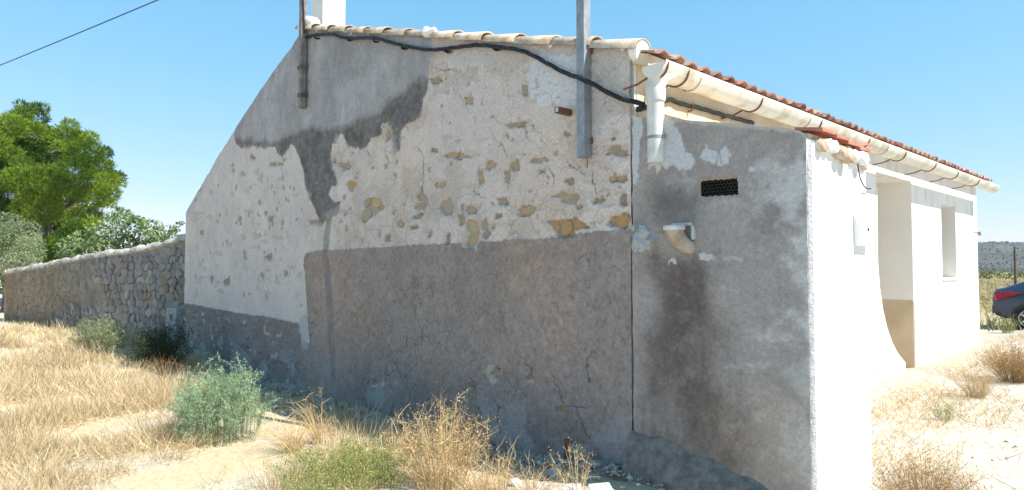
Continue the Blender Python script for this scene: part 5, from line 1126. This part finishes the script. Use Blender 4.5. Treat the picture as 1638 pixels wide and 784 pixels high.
# ================================================================ CAR, FAR POLE, WHITE PIER
def build_car():
    dep = 17.4; p = at_depth(1588, 520, dep); p[2] = gzf(p[0], p[1]); vd = np.array([p[0] - CAM[0], p[1] - CAM[1]]); rz = math.atan2(vd[1], vd[0]) - R(90) - R(6)
    r = empty('parked_car', tuple(p), 'dark blue grey car with red tail light parked beyond the house', 'car', rz=rz)
    paint = mat('dark_blue_car_paint', (.03, .045, .085), (.035, .05, .09), 2, .18, spec=.6, metal=.2); tyre = mat('tyre_rubber', (.02, .02, .02), (.03, .03, .03), 10, .85); rim = mat('alloy_rim', (.5, .5, .52), (.55, .55, .57), 5, .3, metal=.8)
    red = mat('red_lamp_lens', (.30, .006, .009), (.40, .01, .014), 14, .15, spec=.6); glass = mat('car_glass', (.02, .03, .04), (.03, .04, .05), 2, .05, spec=.7); blackp = mat('black_trim', (.03, .03, .03), (.04, .04, .04), 4, .6)
    # x along car (0 = tail), y: 0 near side .. 1.78 far side. Stations: (x, z_low, z_belt, z_roof, inset)
    S = [(0.0, .55, .95, .98, .16), (.06, .38, 1.0, 1.05, .07), (.25, .30, 1.04, 1.10, .03), (.55, .28, 1.03, 1.22, .01), (.9, .28, 1.02, 1.36, 0), (1.4, .25, 1.0, 1.45, 0), (2.0, .25, .98, 1.47, 0), (2.6, .25, .96, 1.40, 0), (3.1, .25, .95, 1.12, 0), (3.5, .27, .92, .95, .02), (4.0, .32, .82, .84, .06), (4.25, .38, .70, .72, .16), (4.32, .45, .6, .61, .25)]
    W = 1.78; V = []; F = []
    for x, zl, zb, zr, ins in S:
        tum = .20 if zr - zb > .2 else .10
        ring = [(ins + .08, zl), (ins + .01, zl + .10), (ins, (zl + zb) / 2 + .08), (ins + .03, zb - .06), (ins + .07, zb), (ins + .07 + tum, zr - .03), (ins + .12 + tum, zr), (W / 2, zr + .015)]
        ring = ring + [(W - a, b_) for a, b_ in ring[-2::-1]]
        V += [(x, a, b_) for a, b_ in ring]
    m = 15
    for i in range(len(S) - 1):
        for k in range(m - 1): F.append((i * m + k, i * m + k + 1, (i + 1) * m + k + 1, (i + 1) * m + k))
        F.append((i * m + m - 1, i * m, (i + 1) * m, (i + 1) * m + m - 1))
    F += [tuple(range(m))[::-1], tuple(range((len(S) - 1) * m, len(S) * m))]
    body = MB().add(V, F, True).build('body', paint, r)
    def side_panel(name, mt, pts, y, t=.006):      # thin shaped panel set proud of the near and far flanks
        for far in (0, 1):
            vs = [(a, (W - yy if far else yy), z) for a, yy, z in pts] + [(a, (W - yy + t if far else yy - t), z) for a, yy, z in pts]; n = len(pts)
            f = [tuple(range(n, 2 * n))] + [(i, (i + 1) % n, n + (i + 1) % n, n + i) for i in range(n)]
            MB().add(vs, f).build(name, mt, r)
    side_panel('tail_light', red, [(.02, .15, .76), (.10, .06, .77), (.30, .02, .84), (.64, .03, .965), (.42, .07, 1.01), (.05, .14, 1.0)], 0, .035)
    side_panel('side_window', glass, [(.95, .095, 1.06), (1.95, .09, 1.03), (1.95, .245, 1.40), (1.35, .245, 1.38)], 0, .004)
    side_panel('side_window', glass, [(2.0, .09, 1.03), (2.95, .085, 1.0), (2.5, .235, 1.36), (2.0, .245, 1.40)], 0, .004)
    side_panel('lower_trim', blackp, [(.05, .12, .38), (.7, .03, .28), (3.6, .04, .28), (3.6, .02, .36), (.7, .012, .40), (.05, .09, .50)], 0, .004)
    for x in (.76, 3.45):
        for yy, s_ in ((-.012, 1), (W + .012, -1)):
            MB().tube([(x, yy + s_ * .0, .33), (x, yy + s_ * .03, .33)], [.375, .375], 26).build('wheel_arch', blackp, r)
            wl = MB().tube([(x, yy - s_ * .012, .32), (x, yy - s_ * .03, .32), (x, yy + s_ * .2, .32)], [.295, .315, .315], 28).build('wheel', tyre, r)
            b = MB().tube([(x, yy - s_ * .034, .32), (x, yy - s_ * .038, .32)], [.06, .05], 12)
            for k in range(5):
                a = k * 1.2566; c, s2 = math.cos(a), math.sin(a); b.add([(x + c * .05 - s2 * .03, yy - s_ * .036, .32 + s2 * .05 + c * .03), (x + c * .05 + s2 * .03, yy - s_ * .036, .32 + s2 * .05 - c * .03), (x + c * .2 + s2 * .02, yy - s_ * .034, .32 + s2 * .2 - c * .02), (x + c * .2 - s2 * .02, yy - s_ * .034, .32 + s2 * .2 + c * .02)], [(0, 1, 2, 3)])
            cr = [(x + .205 * math.cos(t), yy - s_ * .032, .32 + .205 * math.sin(t)) for t in np.linspace(0, 6.2832, 25)]; b.tube(cr, .014, 6, False); b.build('rim', rim, wl)
    MB().box(-.02, .06, .12, W - .12, .42, .62).build('rear_bumper', paint, r, .02)
    MB().tube([(.30, W / 2, 1.13), (.22, W / 2, 1.20)], .01, 5).build('aerial', blackp, r)
build_car()
def build_far():
    p = at_depth(1624, 430, 60.0); o = MB().tube([(p[0], p[1], -.3), (p[0], p[1], on_z := at_depth(1624, 395, 60.0)[2])], [.13, .09], 8).build('utility_pole', M_bark); tag(o, 'thin dark utility pole standing in the far field behind the car', 'pole')
build_far()

def haze():
    b = MB().box(-1700, 1700, -1700, 1700, -3, 75); o = b.build('haze', bpy.data.materials.new('air')); m = o.data.materials[0]; m.use_nodes = True; N = m.node_tree.nodes; N.remove(N['Principled BSDF'])
    v = N.new('ShaderNodeVolumePrincipled'); v.inputs['Color'].default_value = (.80, .88, 1, 1); v.inputs['Density'].default_value = .0002; m.node_tree.links.new(v.outputs[0], N['Material Output'].inputs['Volume']); tag(o, 'thin blue summer haze', 'haze', kind='stuff')
haze()
